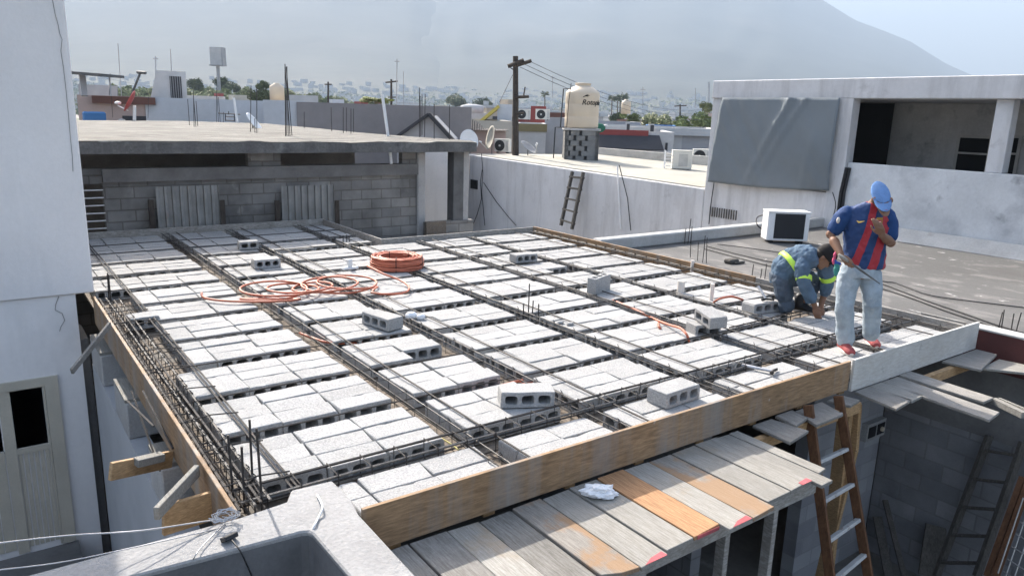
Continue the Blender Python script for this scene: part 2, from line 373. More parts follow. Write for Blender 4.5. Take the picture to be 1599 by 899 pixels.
# door (two leaves) with dark panes and ribbed lower panels
def dpt(x, yy): return aty(x, yy, 8.6)
dx1, dz1 = dpt(90, 592).x, dpt(90, 586).z; dzb = -2.62
DY = 8.60
w = MB()
w.box(-1.4, DY, dz1-.09, dx1, DY+.04, dz1); w.box(dx1-.12, DY, dzb, dx1, DY+.04, dz1-.09)
fr_ = w.build('door_frame', m_cream, lb)
xs = dx1-.12; pane_r = dpt(70, 640).x; pane_l = dpt(18, 640).x; pz0 = dpt(74, 693).z; pz1 = dpt(68, 604).z
dl = MB()
dl.box(pane_r, DY+.012, dzb, xs-.004, DY+.05, dz1-.094)
dl.box(pane_l-.1, DY+.012, dzb, pane_l, DY+.05, dz1-.094)
dl.box(pane_l, DY+.012, pz1, pane_r, DY+.05, dz1-.094); dl.box(pane_l, DY+.012, pz0-.06, pane_r, DY+.05, pz0)
n = 6
for i in range(n):
    a = pane_l+(pane_r-pane_l)*i/n; b = pane_l+(pane_r-pane_l)*(i+1)/n
    dl.box(a+.006, DY+.022, dzb+.05, b-.006, DY+.05, pz0-.064)
dl.box(pane_l, DY+.035, dzb, pane_r, DY+.055, pz0-.07)
d_ = dl.build('door', m_cream, lb)
w = MB(); w.box(pane_l+.002, DY+.03, pz0+.002, pane_r-.002, DY+.04, pz1-.002); w.build('pane', m_glass, lb)
dl = MB(); sw = pane_l-.104
dl.box(sw-.75, DY+.012, dzb, sw-.65, DY+.05, dz1-.094); dl.box(sw-.65, DY+.012, pz1, sw-.004, DY+.05, dz1-.094)
dl.box(sw-.65, DY+.012, pz0-.06, sw-.004, DY+.05, pz0)
for i in range(6): dl.box(sw-.65+.108*i+.005, DY+.022, dzb+.05, sw-.65+.108*(i+1)-.005, DY+.05, pz0-.064)
dl.build('door', m_cream, lb)
w = MB(); w.box(sw-.648, DY+.03, pz0+.002, sw-.006, DY+.04, pz1-.002); w.build('pane', m_glass, lb)
# ledge / dirty strip at door foot
w = MB(); w.box(-3, 7.7, -3.0, .5, 8.62, -2.64); w.build('door_step', m_grey_in, lb)

# ================================================================== NEAR CONCRETE PARAPET (around the stair pit)
pa = thing('concrete_parapet', 'rough concrete parapet corner around a dark stair pit in front', 'parapet', (1.0, 3.2, -3.0))
def rib_slab(poly, z0, z1, mb):
    n = len(poly)
    mb.add([(x, yy, z0) for x, yy in poly]+[(x, yy, z1) for x, yy in poly], [tuple(reversed(range(n))), tuple(range(n, 2*n))]+[(i, (i+1) % n, (i+1) % n+n, i+n) for i in range(n)])
poly = [(-4, 3.36), (.335, 3.245), (1.10, 3.187), (1.132, 3.172), (1.143, 3.14), (1.152, 2.72), (1.17, .2), (1.385, .2), (1.395, 2.62), (1.40, 3.19), (1.43, 3.34), (1.425, 3.59), (1.20, 3.605), (1.14, 3.50), (.90, 3.475), (0, 3.49), (-4, 3.60)]
w = MB(); rib_slab(poly, -1.2, .05, w); w.build('rim', m_cap, pa, bevel=.008)
m_pit = mat('shade_toned_concrete', (.13, .13, .135), rough=.95, var=.25, scale=2.5, bump=.5, bscale=40, stain=[((.06, .06, .065), .55, 2, .15, .7)])  # enclosed shade of the pit is put into this darker concrete colour
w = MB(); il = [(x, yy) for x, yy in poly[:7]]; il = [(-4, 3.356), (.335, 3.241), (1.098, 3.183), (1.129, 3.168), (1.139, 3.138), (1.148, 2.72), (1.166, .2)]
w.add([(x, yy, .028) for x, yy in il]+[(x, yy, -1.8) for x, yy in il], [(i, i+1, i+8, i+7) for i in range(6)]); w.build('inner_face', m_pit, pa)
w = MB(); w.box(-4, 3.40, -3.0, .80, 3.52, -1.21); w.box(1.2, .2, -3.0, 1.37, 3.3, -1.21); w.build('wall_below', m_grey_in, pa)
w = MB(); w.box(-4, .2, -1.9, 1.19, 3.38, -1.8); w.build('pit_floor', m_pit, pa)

# ================================================================== RIGHT: FLAT ASPHALT ROOF HOUSE
rh = thing('flat_roof_house', 'low house with a grey asphalt roof and maroon side wall, right of the deck', 'house', (11.5, 2, -3.0))
w = MB(); w.box(8.5, -8, -.3, 14.5, 8.95, -.1); w.box(8.13, 3.3, -.3, 8.5, 8.95, -.101); w.build('roof', m_roof, rh)
w = MB(); w.box(8.352, -8, -3.0, 8.5, 4.0, -.401); w.build('side_wall', m_wallblockY, rh)
w = MB(); w.box(8.345, -8, -1.12, 8.352, 4.0, -.401); w.build('plaster_band', m_grey_in, rh)
w = MB(); w.box(8.34, -8, -.40, 8.5, 3.28, -.004); w.build('painted_band', m_maroon, rh)
w = MB(); w.box(8.33, -8, -.003, 8.52, 3.28, .022); w.build('parapet_cap', m_dirtywhite, rh, bevel=.006)
w = MB(); w.box(8.13, 8.75, -.099, 14.5, 8.97, .10); w.build('curb', m_dirtywhite, rh, bevel=.02)
w = MB(); w.box(8.13, 8.78, -3, 14.5, 8.94, -.301); w.build('rear_wall', m_white2, rh)
w = MB(); w.prism([(14.05, -.098), (14.49, -.098), (14.49, .10), (14.38, .12)], -8, 8.4); w.build('roof_flashing', m_dirtywhite, rh, bevel=.01)
def rods(parent, pts, h, r=.006, lean=.02, z=None, m=None, name='rebar'):
    for i, p in enumerate(pts):
        t = MB(); hh = h[i] if isinstance(h, (list, tuple)) else h
        p = Vector(p); q = p+Vector((RND.uniform(-lean, lean), RND.uniform(-lean, lean), hh))
        t.tube([p-Vector((0, 0, .03)), (p+q)/2+Vector((RND.uniform(-lean, lean)*.3, 0, 0)), q], r, 5); t.build(name, m or m_steel, parent)
rods(rh, [onz(1558, 517, -.1), onz(1563, 518, -.1), onz(1578, 523, -.1), onz(1585, 524, -.1)], [.22, .25, .24, .26], lean=.02)
rods(rh, [onz(1078, 402, -.1), onz(1089, 407, -.1), onz(1097, 410, -.1), onz(1103, 411, -.1)], [.38, .30, .42, .40], lean=.02)
rods(rh, [onz(1069, 381, -.1), onz(1074, 381, -.1), onz(1078, 380, -.1)], [.28, .45, .3], .007)
rods(rh, [onz(1173, 444, -.1), onz(1186, 447, -.1), onz(1193, 446, -.1)], [.28, .24, .30])
rods(rh, [onz(1306, 478, -.1)], [.35])
def cable(name, pts, r, m, label, cat='cable', group=None, n=5, sub=5):
    pts = [Vector(p) for p in pts]; out = []
    for i in range(len(pts)-1):
        p0, p1, p2, p3 = pts[max(i-1, 0)], pts[i], pts[i+1], pts[min(i+2, len(pts)-1)]
        for k in range(sub):
            t = k/sub
            out.append(.5*((2*p1)+(p2-p0)*t+(2*p0-5*p1+4*p2-p3)*t*t+(3*p1-p0-3*p2+p3)*t**3))
    out.append(pts[-1]); mb = MB(); mb.tube(out, r, n)
    return solo(name, mb, m, label, cat, group, smooth=True)
cable('cable', [onz(x, yy, -.085) for x, yy in [(1120, 381), (1160, 386), (1196, 391), (1240, 397), (1300, 402), (1372, 436), (1400, 442), (1450, 460), (1500, 468), (1599, 480)]], .008, m_black, 'upper thin black cable running across the asphalt roof')
cable('cable', [onz(x, yy, -.085) for x, yy in [(1105, 384), (1150, 396), (1210, 410), (1290, 425), (1370, 441), (1410, 455), (1450, 470), (1500, 487), (1560, 508), (1599, 520)]], .010, m_black, 'middle black cable of the bundle on the asphalt roof')
cable('cable', [onz(x, yy, -.085) for x, yy in [(1100, 388), (1190, 412), (1300, 438), (1370, 449), (1420, 464), (1480, 486), (1540, 506), (1599, 527)]], .010, m_black, 'lowest black cable on the asphalt roof nearest the deck')
bt = onz(1142, 411, -.1); mb = MB(); mb.box(bt.x-.11, bt.y-.07, -.1, bt.x+.11, bt.y+.07, -.03); mb.box(bt.x-.05, bt.y-.12, -.098, bt.x+.2, bt.y-.08, -.06)
solo('roof_tray', mb, m_oldwood, 'small dark tray lying on the asphalt roof beyond the orange board', 'tray', bevel=.02)

# AC on the asphalt roof
def ac_unit(name, label, P, L=.80, Dp=.31, Hh=.55, rz=0., kind='coil', guard=False, group='air conditioner outdoor units on the roofs', mbody=None):
    a = thing(name, label, 'air conditioner', P, rz, group)
    def o(nm, mb, m, par=a, bev=0): return mb.build(nm, m, par, world=False, bevel=bev)
    b = MB(); z0 = .05
    b.box(-L/2, -Dp/2, z0, L/2, Dp/2, Hh); body = o('body', b, mbody or m_acw2, bev=.012)
    t = MB(); t.box(-L/2-.008, -Dp/2-.008, Hh, L/2+.008, Dp/2+.008, Hh+.018); o('lid', t, mbody or m_acw2, bev=.005)
    f = MB(); f.box(-L/2+.08, -Dp/2+.02, 0, -L/2+.13, Dp/2-.02, z0); f.box(L/2-.13, -Dp/2+.02, 0, L/2-.08, Dp/2-.02, z0); o('foot', f, m_dark)
    if kind == 'coil':
        g_ = MB(); g_.box(-L/2+.12, -Dp/2-.006, z0+.04, L/2-.085, -Dp/2-.0005, Hh-.02); g_.box(L/2+.0005, -Dp/2+.03, z0+.04, L/2+.006, Dp/2-.02, Hh-.02); o('coil', g_, m_coil)
    elif kind == 'panel':
        g_ = MB(); g_.box(-L*.18, -Dp/2-.006, z0+.08, L*.28, -Dp/2-.0005, Hh-.10); o('service_panel', g_, mat('ac_panel', (.5, .49, .46), bump=0))
        g_ = MB()
        for i in range(6): g_.tube([(-L/2-.22, -Dp/2+.06*i, .02), (-L/2-.22, -Dp/2+.06*i, Hh)], .009, 4); g_.tube([(-L/2-.22, -Dp/2, .02+.11*i), (-L/2-.22, Dp/2, .02+.11*i)], .009, 4); g_.tube([(-L/2-.22, -Dp/2, .02+.11*i), (-L/2, -Dp/2, .02+.11*i)], .009, 4)
        o('wire_guard', g_, m_acw2)
    else:
        cx = -L*.12; R = Hh*.40; cz = (Hh+z0)/2
        g_ = MB(); M = Matrix.Translation((cx, -Dp/2-.002, cz)) @ Matrix.Rotation(pi/2, 4, 'X')
        for rr in [R*k/6 for k in range(1, 7)]:
            g_.tube([M @ Vector((rr*cos(2*pi*i/22), rr*sin(2*pi*i/22), .012)) for i in range(22)], .004, 4, closed=True)
        for i in range(12): g_.tube([M @ Vector((.02*cos(2*pi*i/12), .02*sin(2*pi*i/12), .012)), M @ Vector((R*cos(2*pi*i/12), R*sin(2*pi*i/12), .012))], .003, 4)
        gp = MB(); gp.tube([M @ Vector((0, 0, -.0005)), M @ Vector((0, 0, .004))], R, 26); o('fan_recess', gp, m_coil)
        o('fan_grille', g_, m_grille)
        h = MB(); h.tube([M @ Vector((0, 0, .004)), M @ Vector((0, 0, .018))], R*.2, 12); o('hub', h, mbody or m_acw2)
        pn = MB(); pn.box(L*.31, -Dp/2-.003, z0+.05, L*.47, -Dp/2-.0005, Hh-.06); o('side_louvre', pn, mat('ac_panel', (.5, .49, .46), bump=0))
    return a
p0 = onz(1203, 380, -.1)
ac_unit('ac_unit', 'white outdoor AC unit with black coil faces on the asphalt roof behind the workers', (p0.x+.36, p0.y-.02, -.1), .74, .36, .56, radians(-38))
cable('cable', [onz(1197, 362, -.05), onz(1183, 352, .15), onz(1182, 340, .2), onz(1192, 336, .25), onz(1199, 340, .2)], .012, m_black, 'dark cable looping out behind the AC on the asphalt roof')

# ================================================================== TARP BUILDING
tb = thing('terrace_house', 'white terrace house with a grey tarp bay, top right', 'house', (16.5, 5, -3.0))
w = MB(); w.box(14.5, 8.62, -3.0, 14.7, 12.02, .62); w.build('lower_wall', m_white2, tb)
w = MB(); w.box(14.45, 8.45, -3.0, 14.72, 8.80, 2.53); w.build('corner_post', m_white2, tb, bevel=.01)
w = MB(); w.box(14.5, 11.66, .621, 14.72, 12.02, 2.53); w.build('end_post', m_white2, tb, bevel=.01)
w = MB(); w.box(14.45, -8, 2.531, 18.3, 12.02, 2.93); w.build('roof_beam', m_white2, tb, bevel=.015)
w = MB(); w.prism([(14.52, -3), (14.72, -3), (14.72, 1.27), (14.52, 1.27)], -8, 8.44); w.build('terrace_parapet', m_mould, tb, bevel=.01)
cpx = atx(1550, 262, 14.55); w = MB(); w.box(14.6, cpx.y-.14, 1.271, 14.85, cpx.y+.14, 2.53); w.build('column', m_white2, tb, bevel=.01)
cpx2 = cpx.y
w = MB(); w.box(17.6, -8, -3, 17.8, 12.0, 2.53); w.build('rear_wall', mat('terrace_rear_plaster', (.60, .585, .565), rough=.95, var=.2, scale=1.5, bump=.5, bscale=20, stain=[((.2, .2, .2), .56, 2.2, .15, .6)]), tb)
w = MB(); w.box(14.72, 11.88, .621, 17.6, 12.0, 2.53); w.box(14.72, -8, -.1, 17.6, 12.0, 0); w.build('terrace_floor', m_grey_in, tb)
wy = atx(1520, 215, 17.55)
for i, (xa, xb) in enumerate(((1500, 1538), (1569, 1583))):
    a, b = atx(xa, 215, 17.58), atx(xb, 265, 17.58)
    fw = MB()
    for (q0, q1, z0, z1) in ((b.y-.06, b.y, .5, a.z+.06), (a.y, a.y+.06, .5, a.z+.06), (b.y, a.y, a.z, a.z+.06), (b.y, a.y, (a.z+b.z)/2-.02, (a.z+b.z)/2+.02)):
        fw.box(17.55, q0, z0, 17.597, q1, z1)
    f_ = fw.build('window_frame', mat('dull_frame', (.55, .53, .5), bump=0), tb)
    fw = MB(); fw.box(17.57, b.y, .5, 17.585, a.y, a.z); q_ = fw.build('pane', m_dark, tb); q_.parent = f_
a, b = atx(1316, 155, 17.3), atx(1384, 250, 17.3)
w = MB(); w.box(17.3, b.y, 0, 17.32, a.y, 2.52); w.build('doorway', m_dark, tb)
w = MB()
for i in range(12): w.box(14.46, 11.0+.07*i, -.25, 14.48, 11.02+.07*i, -.02)
w.build('vent_grille', m_oldwood, tb)
# tarp cloth
tc = MB(); nu, nv = 44, 30; vs = []
for j in range(nv+1):
    for i in range(nu+1):
        u, v = i/nu, j/nv           # u from left end (large y) to right, v from top to bottom
        yy = 11.66+(8.70-11.66)*u + .12*v*(1-u); zz = 2.545-(1.96-.09*u+.04*sin(u*pi))*v
        yl = yy
        s = noise.noise(Vector((u*4-v*2.5, v*1.2, 2)))*.07*v + noise.noise(Vector(((u-v*.45)*11, v*.8, 5)))*.022 + abs(noise.noise(Vector((u*7-v*3, v*.7, 9))))*.04 + .07*math.exp(-((u-.62+v*.30)/.022)**2)*(1-v*.5) + .05*math.exp(-((u-.74+v*.36)/.014)**2)*(1-v*.3) + .03*math.exp(-((u-.30-v*.25)/.02)**2)*v + .025*math.exp(-((u-.9+v*.12)/.015)**2)*v
        s += .10*v*(1-u)**3
        vs.append((14.40-s-.05*sin(v*pi), yl, zz))
tc.add(vs, [(j*(nu+1)+i, j*(nu+1)+i+1, (j+1)*(nu+1)+i+1, (j+1)*(nu+1)+i) for j in range(nv) for i in range(nu)])
to = solo('tarp', tc, m_tarp, 'grey tarp stretched over the open bay of the white terrace house', 'tarp', smooth=True)
so = to.modifiers.new('t', 'SOLIDIFY'); so.thickness = .006
cable('cable', [atx(1300, 300, 14.38), atx(1305, 320, 14.38), atx(1300, 345, 14.38), atx(1302, 370, 14.3)], .01, m_black, 'thin dark cord hanging from the lower right tarp corner', 'cord')
mb = MB(); mb.tube([atx(1322, 262, 14.47), atx(1313, 300, 14.47), atx(1306, 352, 14.47)], .035, 6); mb.tube([atx(1327, 262, 14.49), atx(1318, 300, 14.49), atx(1312, 352, 14.49)], .03, 6)
solo('conduit_pipes', mb, m_black, 'pair of dark conduit pipes beside the tarp house corner post', 'pipe')
cable('cable', [atx(1115, 285, 14.44), atx(1110, 320, 14.44), atx(1107, 350, 14.44)], .012, m_black, 'thin dark cord running down the wall below the left tarp corner', 'cord')

# ================================================================== LADDER-WALL HOUSE (white, long)
lh = thing('long_white_house', 'long white flat roofed house behind the deck with ladder on its wall', 'house', (18, 17.5, -3.0))
w = MB(); w.add([(14.5, 12.05, -3), (21, 12.05, -3), (21, 23, -3), (14.5, 23, -3), (14.5, 12.05, .39), (21, 12.05, .40), (21, 23, .50), (14.5, 23, .57)],
                [(0, 3, 2, 1), (0, 1, 5, 4), (1, 2, 6, 5), (2, 3, 7, 6), (3, 0, 4, 7), (4, 5, 6, 7)])
w.build('wall', m_white2, lh, bevel=.02)
def roofz(P): return .39+.17*(P.y-12)/11
w = MB(); w.add([(14.62, 12.2, .412), (20.8, 12.2, .415), (20.8, 22.8, .52), (14.62, 22.8, .588)], [(0, 1, 2, 3)])
w.build('roof_coating', mat('cream_roof_coating', (.34, .325, .28), rough=.9, var=.1, scale=1, bump=.2, stain=[((.40, .36, .3), .6, .8, .15, .5)]), lh)
w = MB(); w.box(20.8, 12.2, .4, 21, 22.9, .78); w.build('roof_curb', m_dirtywhite, lh)
w = MB(); q = atx(740, 287, 14.48); w.box(14.47, q.y-.22, q.z-.18, 14.499, q.y+.22, q.z+.14); w.build('meter_niche', m_dark, lh)
w = MB(); w.tube([atx(733, 242, 14.45), atx(731, 300, 14.45), atx(728, 355, 14.45)], .03, 6); w.build('drain_pipe', m_pvc, lh)
w = MB(); w.tube([atx(964, 258, 14.46), atx(966, 300, 14.46), atx(969, 358, 14.46)], .022, 6); w.build('drain_pipe', m_whitep, lh)
w = MB()
for pts in ([(752, 240), (754, 270), (752, 300), (755, 330), (757, 352)], [(753, 265), (750, 285), (752, 310), (745, 335), (738, 352)], [(755, 285), (775, 315), (795, 340), (806, 352)], [(967, 258), (980, 310), (985, 360)]):
    w.tube([atx(a, b, 14.44) for a, b in pts], .013, 5)
w.build('wall_cables', m_black, lh)
# roof-top tank on lattice block pedestal
tp = onz(905, 249, .50); R_ = .52
tk = thing('block_pedestal', 'openwork grey block pedestal carrying the round beige water tank', 'pedestal', (tp.x, tp.y, .47), radians(-36))
hgt = 46/F_*(tp-EYE).dot(FW); sc_ = (tp-EYE).dot(FW)/F_
blk = MB(); wd = 52*sc_; n = 5; rh_ = hgt/6
for k in range(6):
    for side in range(4):
        A = Matrix.Rotation(side*pi/2, 4, 'Z')
        for i in range(3):
            x0 = -wd/2+i*wd/3-(wd/6 if k % 2 else 0)*1.0; x1 = x0+wd/3*.74
            if k % 2 and i == 2: x1 = wd/2
            x0 = max(x0, -wd/2)
            if not k % 2 and i == 2: x1 = wd/2
            blk.box(x0, -wd/2, k*rh_+.004, min(x1, wd/2), -wd/2+.13, (k+1)*rh_-.004, A)
blk.build('blocks', mat('grey_pedestal_block', (.20, .20, .195), rough=.95, var=.2, scale=3, bump=.4, stain=[((.12, .12, .12), .6, 4, .1, .6)]), tk, world=False)
w = MB(); w.box(-wd/2+.13, -wd/2+.13, 0, wd/2-.13, wd/2-.13, hgt); w.build('core', m_grille, tk, world=False)
w = MB(); w.box(-wd/2-.04, -wd/2-.04, hgt, wd/2+.04, wd/2+.04, hgt+.07); w.build('top_slab', m_conc, tk, world=False)
tz = .47+hgt+.075; tr = 26*sc_; th = 62*sc_
tn = thing('water_tank', 'round beige plastic water tank with black lettering on the block pedestal', 'water tank', (tp.x, tp.y, tz), radians(-36))
secs = []
for (rr, zz) in [(.96, 0), (1, .03), (1, .26), (.985, .28), (1, .30), (1, .56), (.985, .58), (1, .60), (1, .83), (.97, .865), (.58, .985), (.45, .995), (.45, 1.045), (.47, 1.05), (.47, 1.075), (.2, 1.085)]:
    secs.append(((0, 0, zz*th), (rr*tr, 0, 0), (0, rr*tr, 0)))
w = MB(); w.loft(secs, 40); w.build('body', m_beige, tn, smooth=True, world=False)
def text_on_cyl(txt, size, R, z0, ang0, parent, m, name='lettering', shear=.25):
    cu = bpy.data.curves.new('txt', 'FONT'); cu.body = txt; cu.size = size; cu.extrude = .004; cu.shear = shear; cu.offset = .003
    o = bpy.data.objects.new('txt', cu); COL.objects.link(o); bpy.context.view_layer.update()
    me = bpy.data.meshes.new_from_object(o.evaluated_get(bpy.context.evaluated_depsgraph_get()))
    bpy.data.objects.remove(o)
    for v in me.vertices:
        a = ang0+v.co.x/R; r = R+.004+v.co.z; yy = v.co.y
        v.co = Vector((r*sin(a), -r*cos(a), z0+yy))
    me.materials.clear(); me.materials.append(m)
    q = bpy.data.objects.new(name, me); COL.objects.link(q); q.parent = parent; return q
m_ink = mat('black_ink', (.02, .02, .02), bump=0)
text_on_cyl('Rotoplas', .25, tr, th*.56, -.12, tn, m_ink)
w = MB()
for k in range(3):
    a0 = -.08+.05*k; z_ = th*.73+.035*k
    pts = [Vector((tr*1.012*sin(a0+t*.30), -tr*1.012*cos(a0+t*.30), z_+.05*sin(t*2.6)-.02*k)) for t in [i/6 for i in range(7)]]
    w.tube(pts, [.004, .012, .016, .016, .012, .008, .004], 5)
w.build('logo_waves', m_ink, tn, world=False)
# black pipes beside the tank
fwd = Vector((FW.x, FW.y, 0)).normalized(); rgt = Vector((_rt.x, _rt.y, 0))
def near(px, py, P, off=0.0):
    """point seen at the pixel on the upright plane through P facing the camera"""
    d = ray(px, py); k = ((P-EYE).dot(fwd)-off)/d.dot(fwd); return EYE+d*k
T0 = Vector((tp.x, tp.y, 0))
w = MB(); w.tube([near(864, 250, T0, .3), near(867, 199, T0, .3), near(884, 199, T0, .45)], .022, 6)
w.tube([near(875, 199, T0, .5), near(880, 139, T0, .35), near(900, 139, T0, 0)], .022, 6)
w.tube([near(885, 200, T0, .62), near(888, 160, T0, .62), near(892, 130, T0, .62)], .012, 5)
solo('tank_pipes', w, m_black, 'black water pipes rising beside the beige tank', 'pipe')
# ACs + dishes on that roof
P = onz(785, 239, .5); ac_unit('ac_unit', 'cream AC unit with round fan, left end of the long white roof', P, .62, .28, .53, radians(-60), 'fan', mbody=m_acw)
P = onz(1063, 266, .42); ac_unit('ac_unit', 'cream AC unit with bare grey panel and wire guard nearest the roof end', P, .62, .30, .62, radians(-40), 'panel', mbody=m_acw)
P = onz(1094, 256, .44); ac_unit('ac_unit', 'cream AC unit with round fan beside the tarp house corner', (P.x, P.y, .44), .62, .28, .52, radians(-44), 'fan', mbody=m_acw)
def dish(label, P, R, toward, stem, m, name='satellite_dish', feed=True):
    t = thing(name, label, 'satellite dish', P, 0, 'satellite dishes on the roofs')
    c = Vector((0, 0, stem)); nrm = Vector(toward).normalized(); a = nrm.orthogonal().normalized(); b = nrm.cross(a)
    up_ = Vector((0, 0, 1)); a = nrm.cross(up_).normalized(); b = a.cross(nrm)
    w = MB(); secs = []
    for k in range(7):
        r = R*k/6 if k else .01
        secs.append((c+nrm*(.22*R*(k/6)**2), a*r*.88, b*r))
    for k in (6, 3, 0):
        r = R*k/6 if k else .01
        secs.append((c+nrm*(.22*R*(k/6)**2-.015), a*r*.88, b*r))
    w.loft(secs, 26); w.build('reflector', m, t, smooth=True, world=False)
    w = MB(); w.tube([(0, 0, 0), (0, 0, stem*.8), c-nrm*.03], .02, 6); w.build('mast', m_grille, t, world=False)
    if feed:
        e = c+nrm*R*.95-b*R*.55
        w = MB(); w.tube([c-b*R*.98+nrm*.2*R, e], .012, 5); w.build('feed_arm', m_acw, t, world=False)
        w = MB(); w.tube([e-nrm*.05, e+nrm*.05+b*.02], .035, 8); w.build('feed_horn', m_acw2, t, world=False)
    return t
tocam = -fwd
dish('light grey oval dish behind the slab end, left of the cream AC', atd(731, 236, 24)-Vector((0, 0, .1)), .36, tocam+rgt*.5+Vector((0, 0, .3)), .42, m_acw2, feed=False)
dish('tan tilted dish with long feed arm beside the cream AC', onz(768, 242, .5), .45, tocam*.35-rgt*.9+Vector((0, 0, .2)), .62, mat('tan_dish', (.5, .46, .38), bump=0))
dish('grey dish facing up between the pole and the tank', onz(824, 245, .5), .36, rgt*.5+tocam*.3+Vector((0, 0, .8)), .30, mat('grey_dish', (.35, .35, .35), bump=0))
# leaning ladder on the wall
def ladder(name, label, p0, p1, q0, q1, n, mr, mg, w=.07, t=.035, ru=(.05, .03), over=.03, skip=(0, 0)):
    """rails p0->p1 and q0->q1 (bottom to top), n rungs"""
    p0, p1, q0, q1 = map(Vector, (p0, p1, q0, q1))
    c = (p0+q0)/2; T = thing(name, label, 'ladder', c)
    nrm = (p1-p0).cross(q0-p0).normalized()
    for a, b in ((p0, p1), (q0, q1)):
        m_ = MB(); m_.beam(a, b, w, t, nrm); m_.build('rail', mr, T, bevel=.003)
    for i in range(n):
        f = skip[0]+(i+.5)/n*(1-skip[0]-skip[1]); a = p0.lerp(p1, f); b = q0.lerp(q1, f); d = (b-a).normalized()
        m_ = MB(); m_.beam(a-d*over, b+d*over, ru[0], ru[1], nrm); m_.build('rung', mg, T, bevel=.003)
    return T
XL = 14.36
ladder('wooden_ladder', 'short old grey ladder leaning on the long white wall', atx(876, 352, 13.95), atx(894, 268, XL), atx(893, 358, 13.9), atx(911, 269, XL), 5, m_oldwood, m_oldwood, .09, .07, (.09, .05), .06)

# ================================================================== UNFINISHED BLOCK HOUSE BEHIND
uh = thing('slab_house', 'unfinished block house with a rough concrete roof slab and rebar, behind the deck', 'house', (3, 14, -3.0))
ZS = 1.46
far = [onz(x, yy, ZS) for x, yy in [(60, 187), (135, 188), (280, 189), (415, 193), (480, 199), (560, 207), (650, 214), (735, 219.5)]]
near_ = []
n = 60
for i in range(n+1):
    x = 8.28-(8.28+2.5)*i/n; near_.append(Vector((x, 12.72+noise.noise(Vector((x*1.7, 3, 0)))*.03, 0)))
top = [Vector((p.x, p.y, 0)) for p in far]+near_
w = MB(); N_ = len(top)
def zt(i, p): return ZS + (noise.noise(Vector((p.x*2.2, 7, 0)))*.028+noise.noise(Vector((p.x*9, 7, 0)))*.012 if i >= len(far) else 0)
w.add([(p.x, p.y, zt(i, p)) for i, p in enumerate(top)]+[(p.x, p.y, 1.27+(noise.noise(Vector((p.x*1.4, 1, 0)))*.008)) for p in top],
      [tuple(range(N_)), tuple(reversed(range(N_, 2*N_)))]+[(i, i+N_, (i+1) % N_+N_, (i+1) % N_) for i in range(N_)])
w.build('roof_slab', mat('rough_slab', (.175, .168, .15), rough=.95, var=.2, scale=1.2, bump=.8, bscale=30, fine=.25, aniso=(.35, 2.2, 1), stain=[((.085, .08, .072), .50, 2.2, .05, .8), ((.36, .35, .32), .58, 3.6, .05, .7)], streak=((.08, .08, .08), 3, .5, .6)), uh)
w = MB(); nn = len(near_); w.add([(p.x, p.y-.004, zt(len(far)+i, p)-.012) for i, p in enumerate(near_)]+[(p.x, p.y-.004, 1.275) for p in near_], [(i, i+1, nn+i+1, nn+i) for i in range(nn-1)])
w.build('slab_edge', mat('stained_slab_edge', (.15, .148, .145), rough=.95, var=.3, scale=2.2, bump=.8, bscale=24, fine=.3, stain=[((.3, .3, .29), .58, 1.6, .1, .6)], streak=((.05, .05, .05), 4, .48, .6)), uh)
w = MB()
w.box(1.62, 13.1, -3, 7.12, 13.25, 1.03)
xa, xb, xc, xd = aty(185, 245, 13.1).x, aty(387, 245, 13.1).x, aty(438, 245, 13.1).x, aty(628, 245, 13.1).x
w.box(xb, 13.1, 1.031, xc, 13.25, 1.26); w.box(xd, 13.1, 1.031, 7.12, 13.25, 1.26)
w.build('front_wall', m_wallblock, uh)
w = MB(); w.box(1.62, 13.02, .82, 7.12, 13.099, 1.03); w.build('lintel_band', mat('band_concrete', (.17, .165, .16), rough=.95, var=.25, scale=2, bump=.5, bscale=30), uh)
w = MB(); w.box(7.12, 13.05, -3, 7.30, 13.28, 1.26); w.build('broken_wall_edge', m_conc, uh, bevel=.02)
w = MB(); w.box(-2.4, 16.2, -3, 7.2, 16.3, 1.26); w.build('inner_wall', m_grey_in, uh)
pl = aty(706, 300, 13.0).x; pr = aty(722, 300, 13.0).x
w = MB(); w.box(pl, 12.95, -3, pr, 13.2, 1.27); w.build('column', mat('dark_column', (.12, .12, .12), var=.3, scale=3), uh, bevel=.01)
w = MB(); w.box(pr+.002, 12.97, -3, pr+.13, 13.2, 1.27); w.build('column', m_conc, uh)
lw_ = MB(); a, b = aty(663, 350, 13.0).x, aty(735, 350, 13.0).x
lw_.box(a, 12.9, -.5, b, 13.08, aty(690, 345, 13.0).z); lw_.build('low_wall', m_wallblock, uh)
w = MB(); q = aty(690, 355, 12.8); w.box(q.x-.35, 12.8, -.6, q.x+.1, 12.88, q.z+.12); w.build('sill_board', m_form, uh)
# window with bars at the left end
w = MB()
for k in range(6): w.tube([(1.0, 13.12, .10+.12*k), (1.62, 13.12, .10+.12*k)], .011, 5)
w.build('window_bars', m_acw2, uh)
w = MB(); w.box(.2, 13.1, .80, 1.619, 13.25, 1.03); w.box(.2, 13.1, -3, 1.619, 13.25, .0); w.build('sill_wall', m_wallblock, uh)
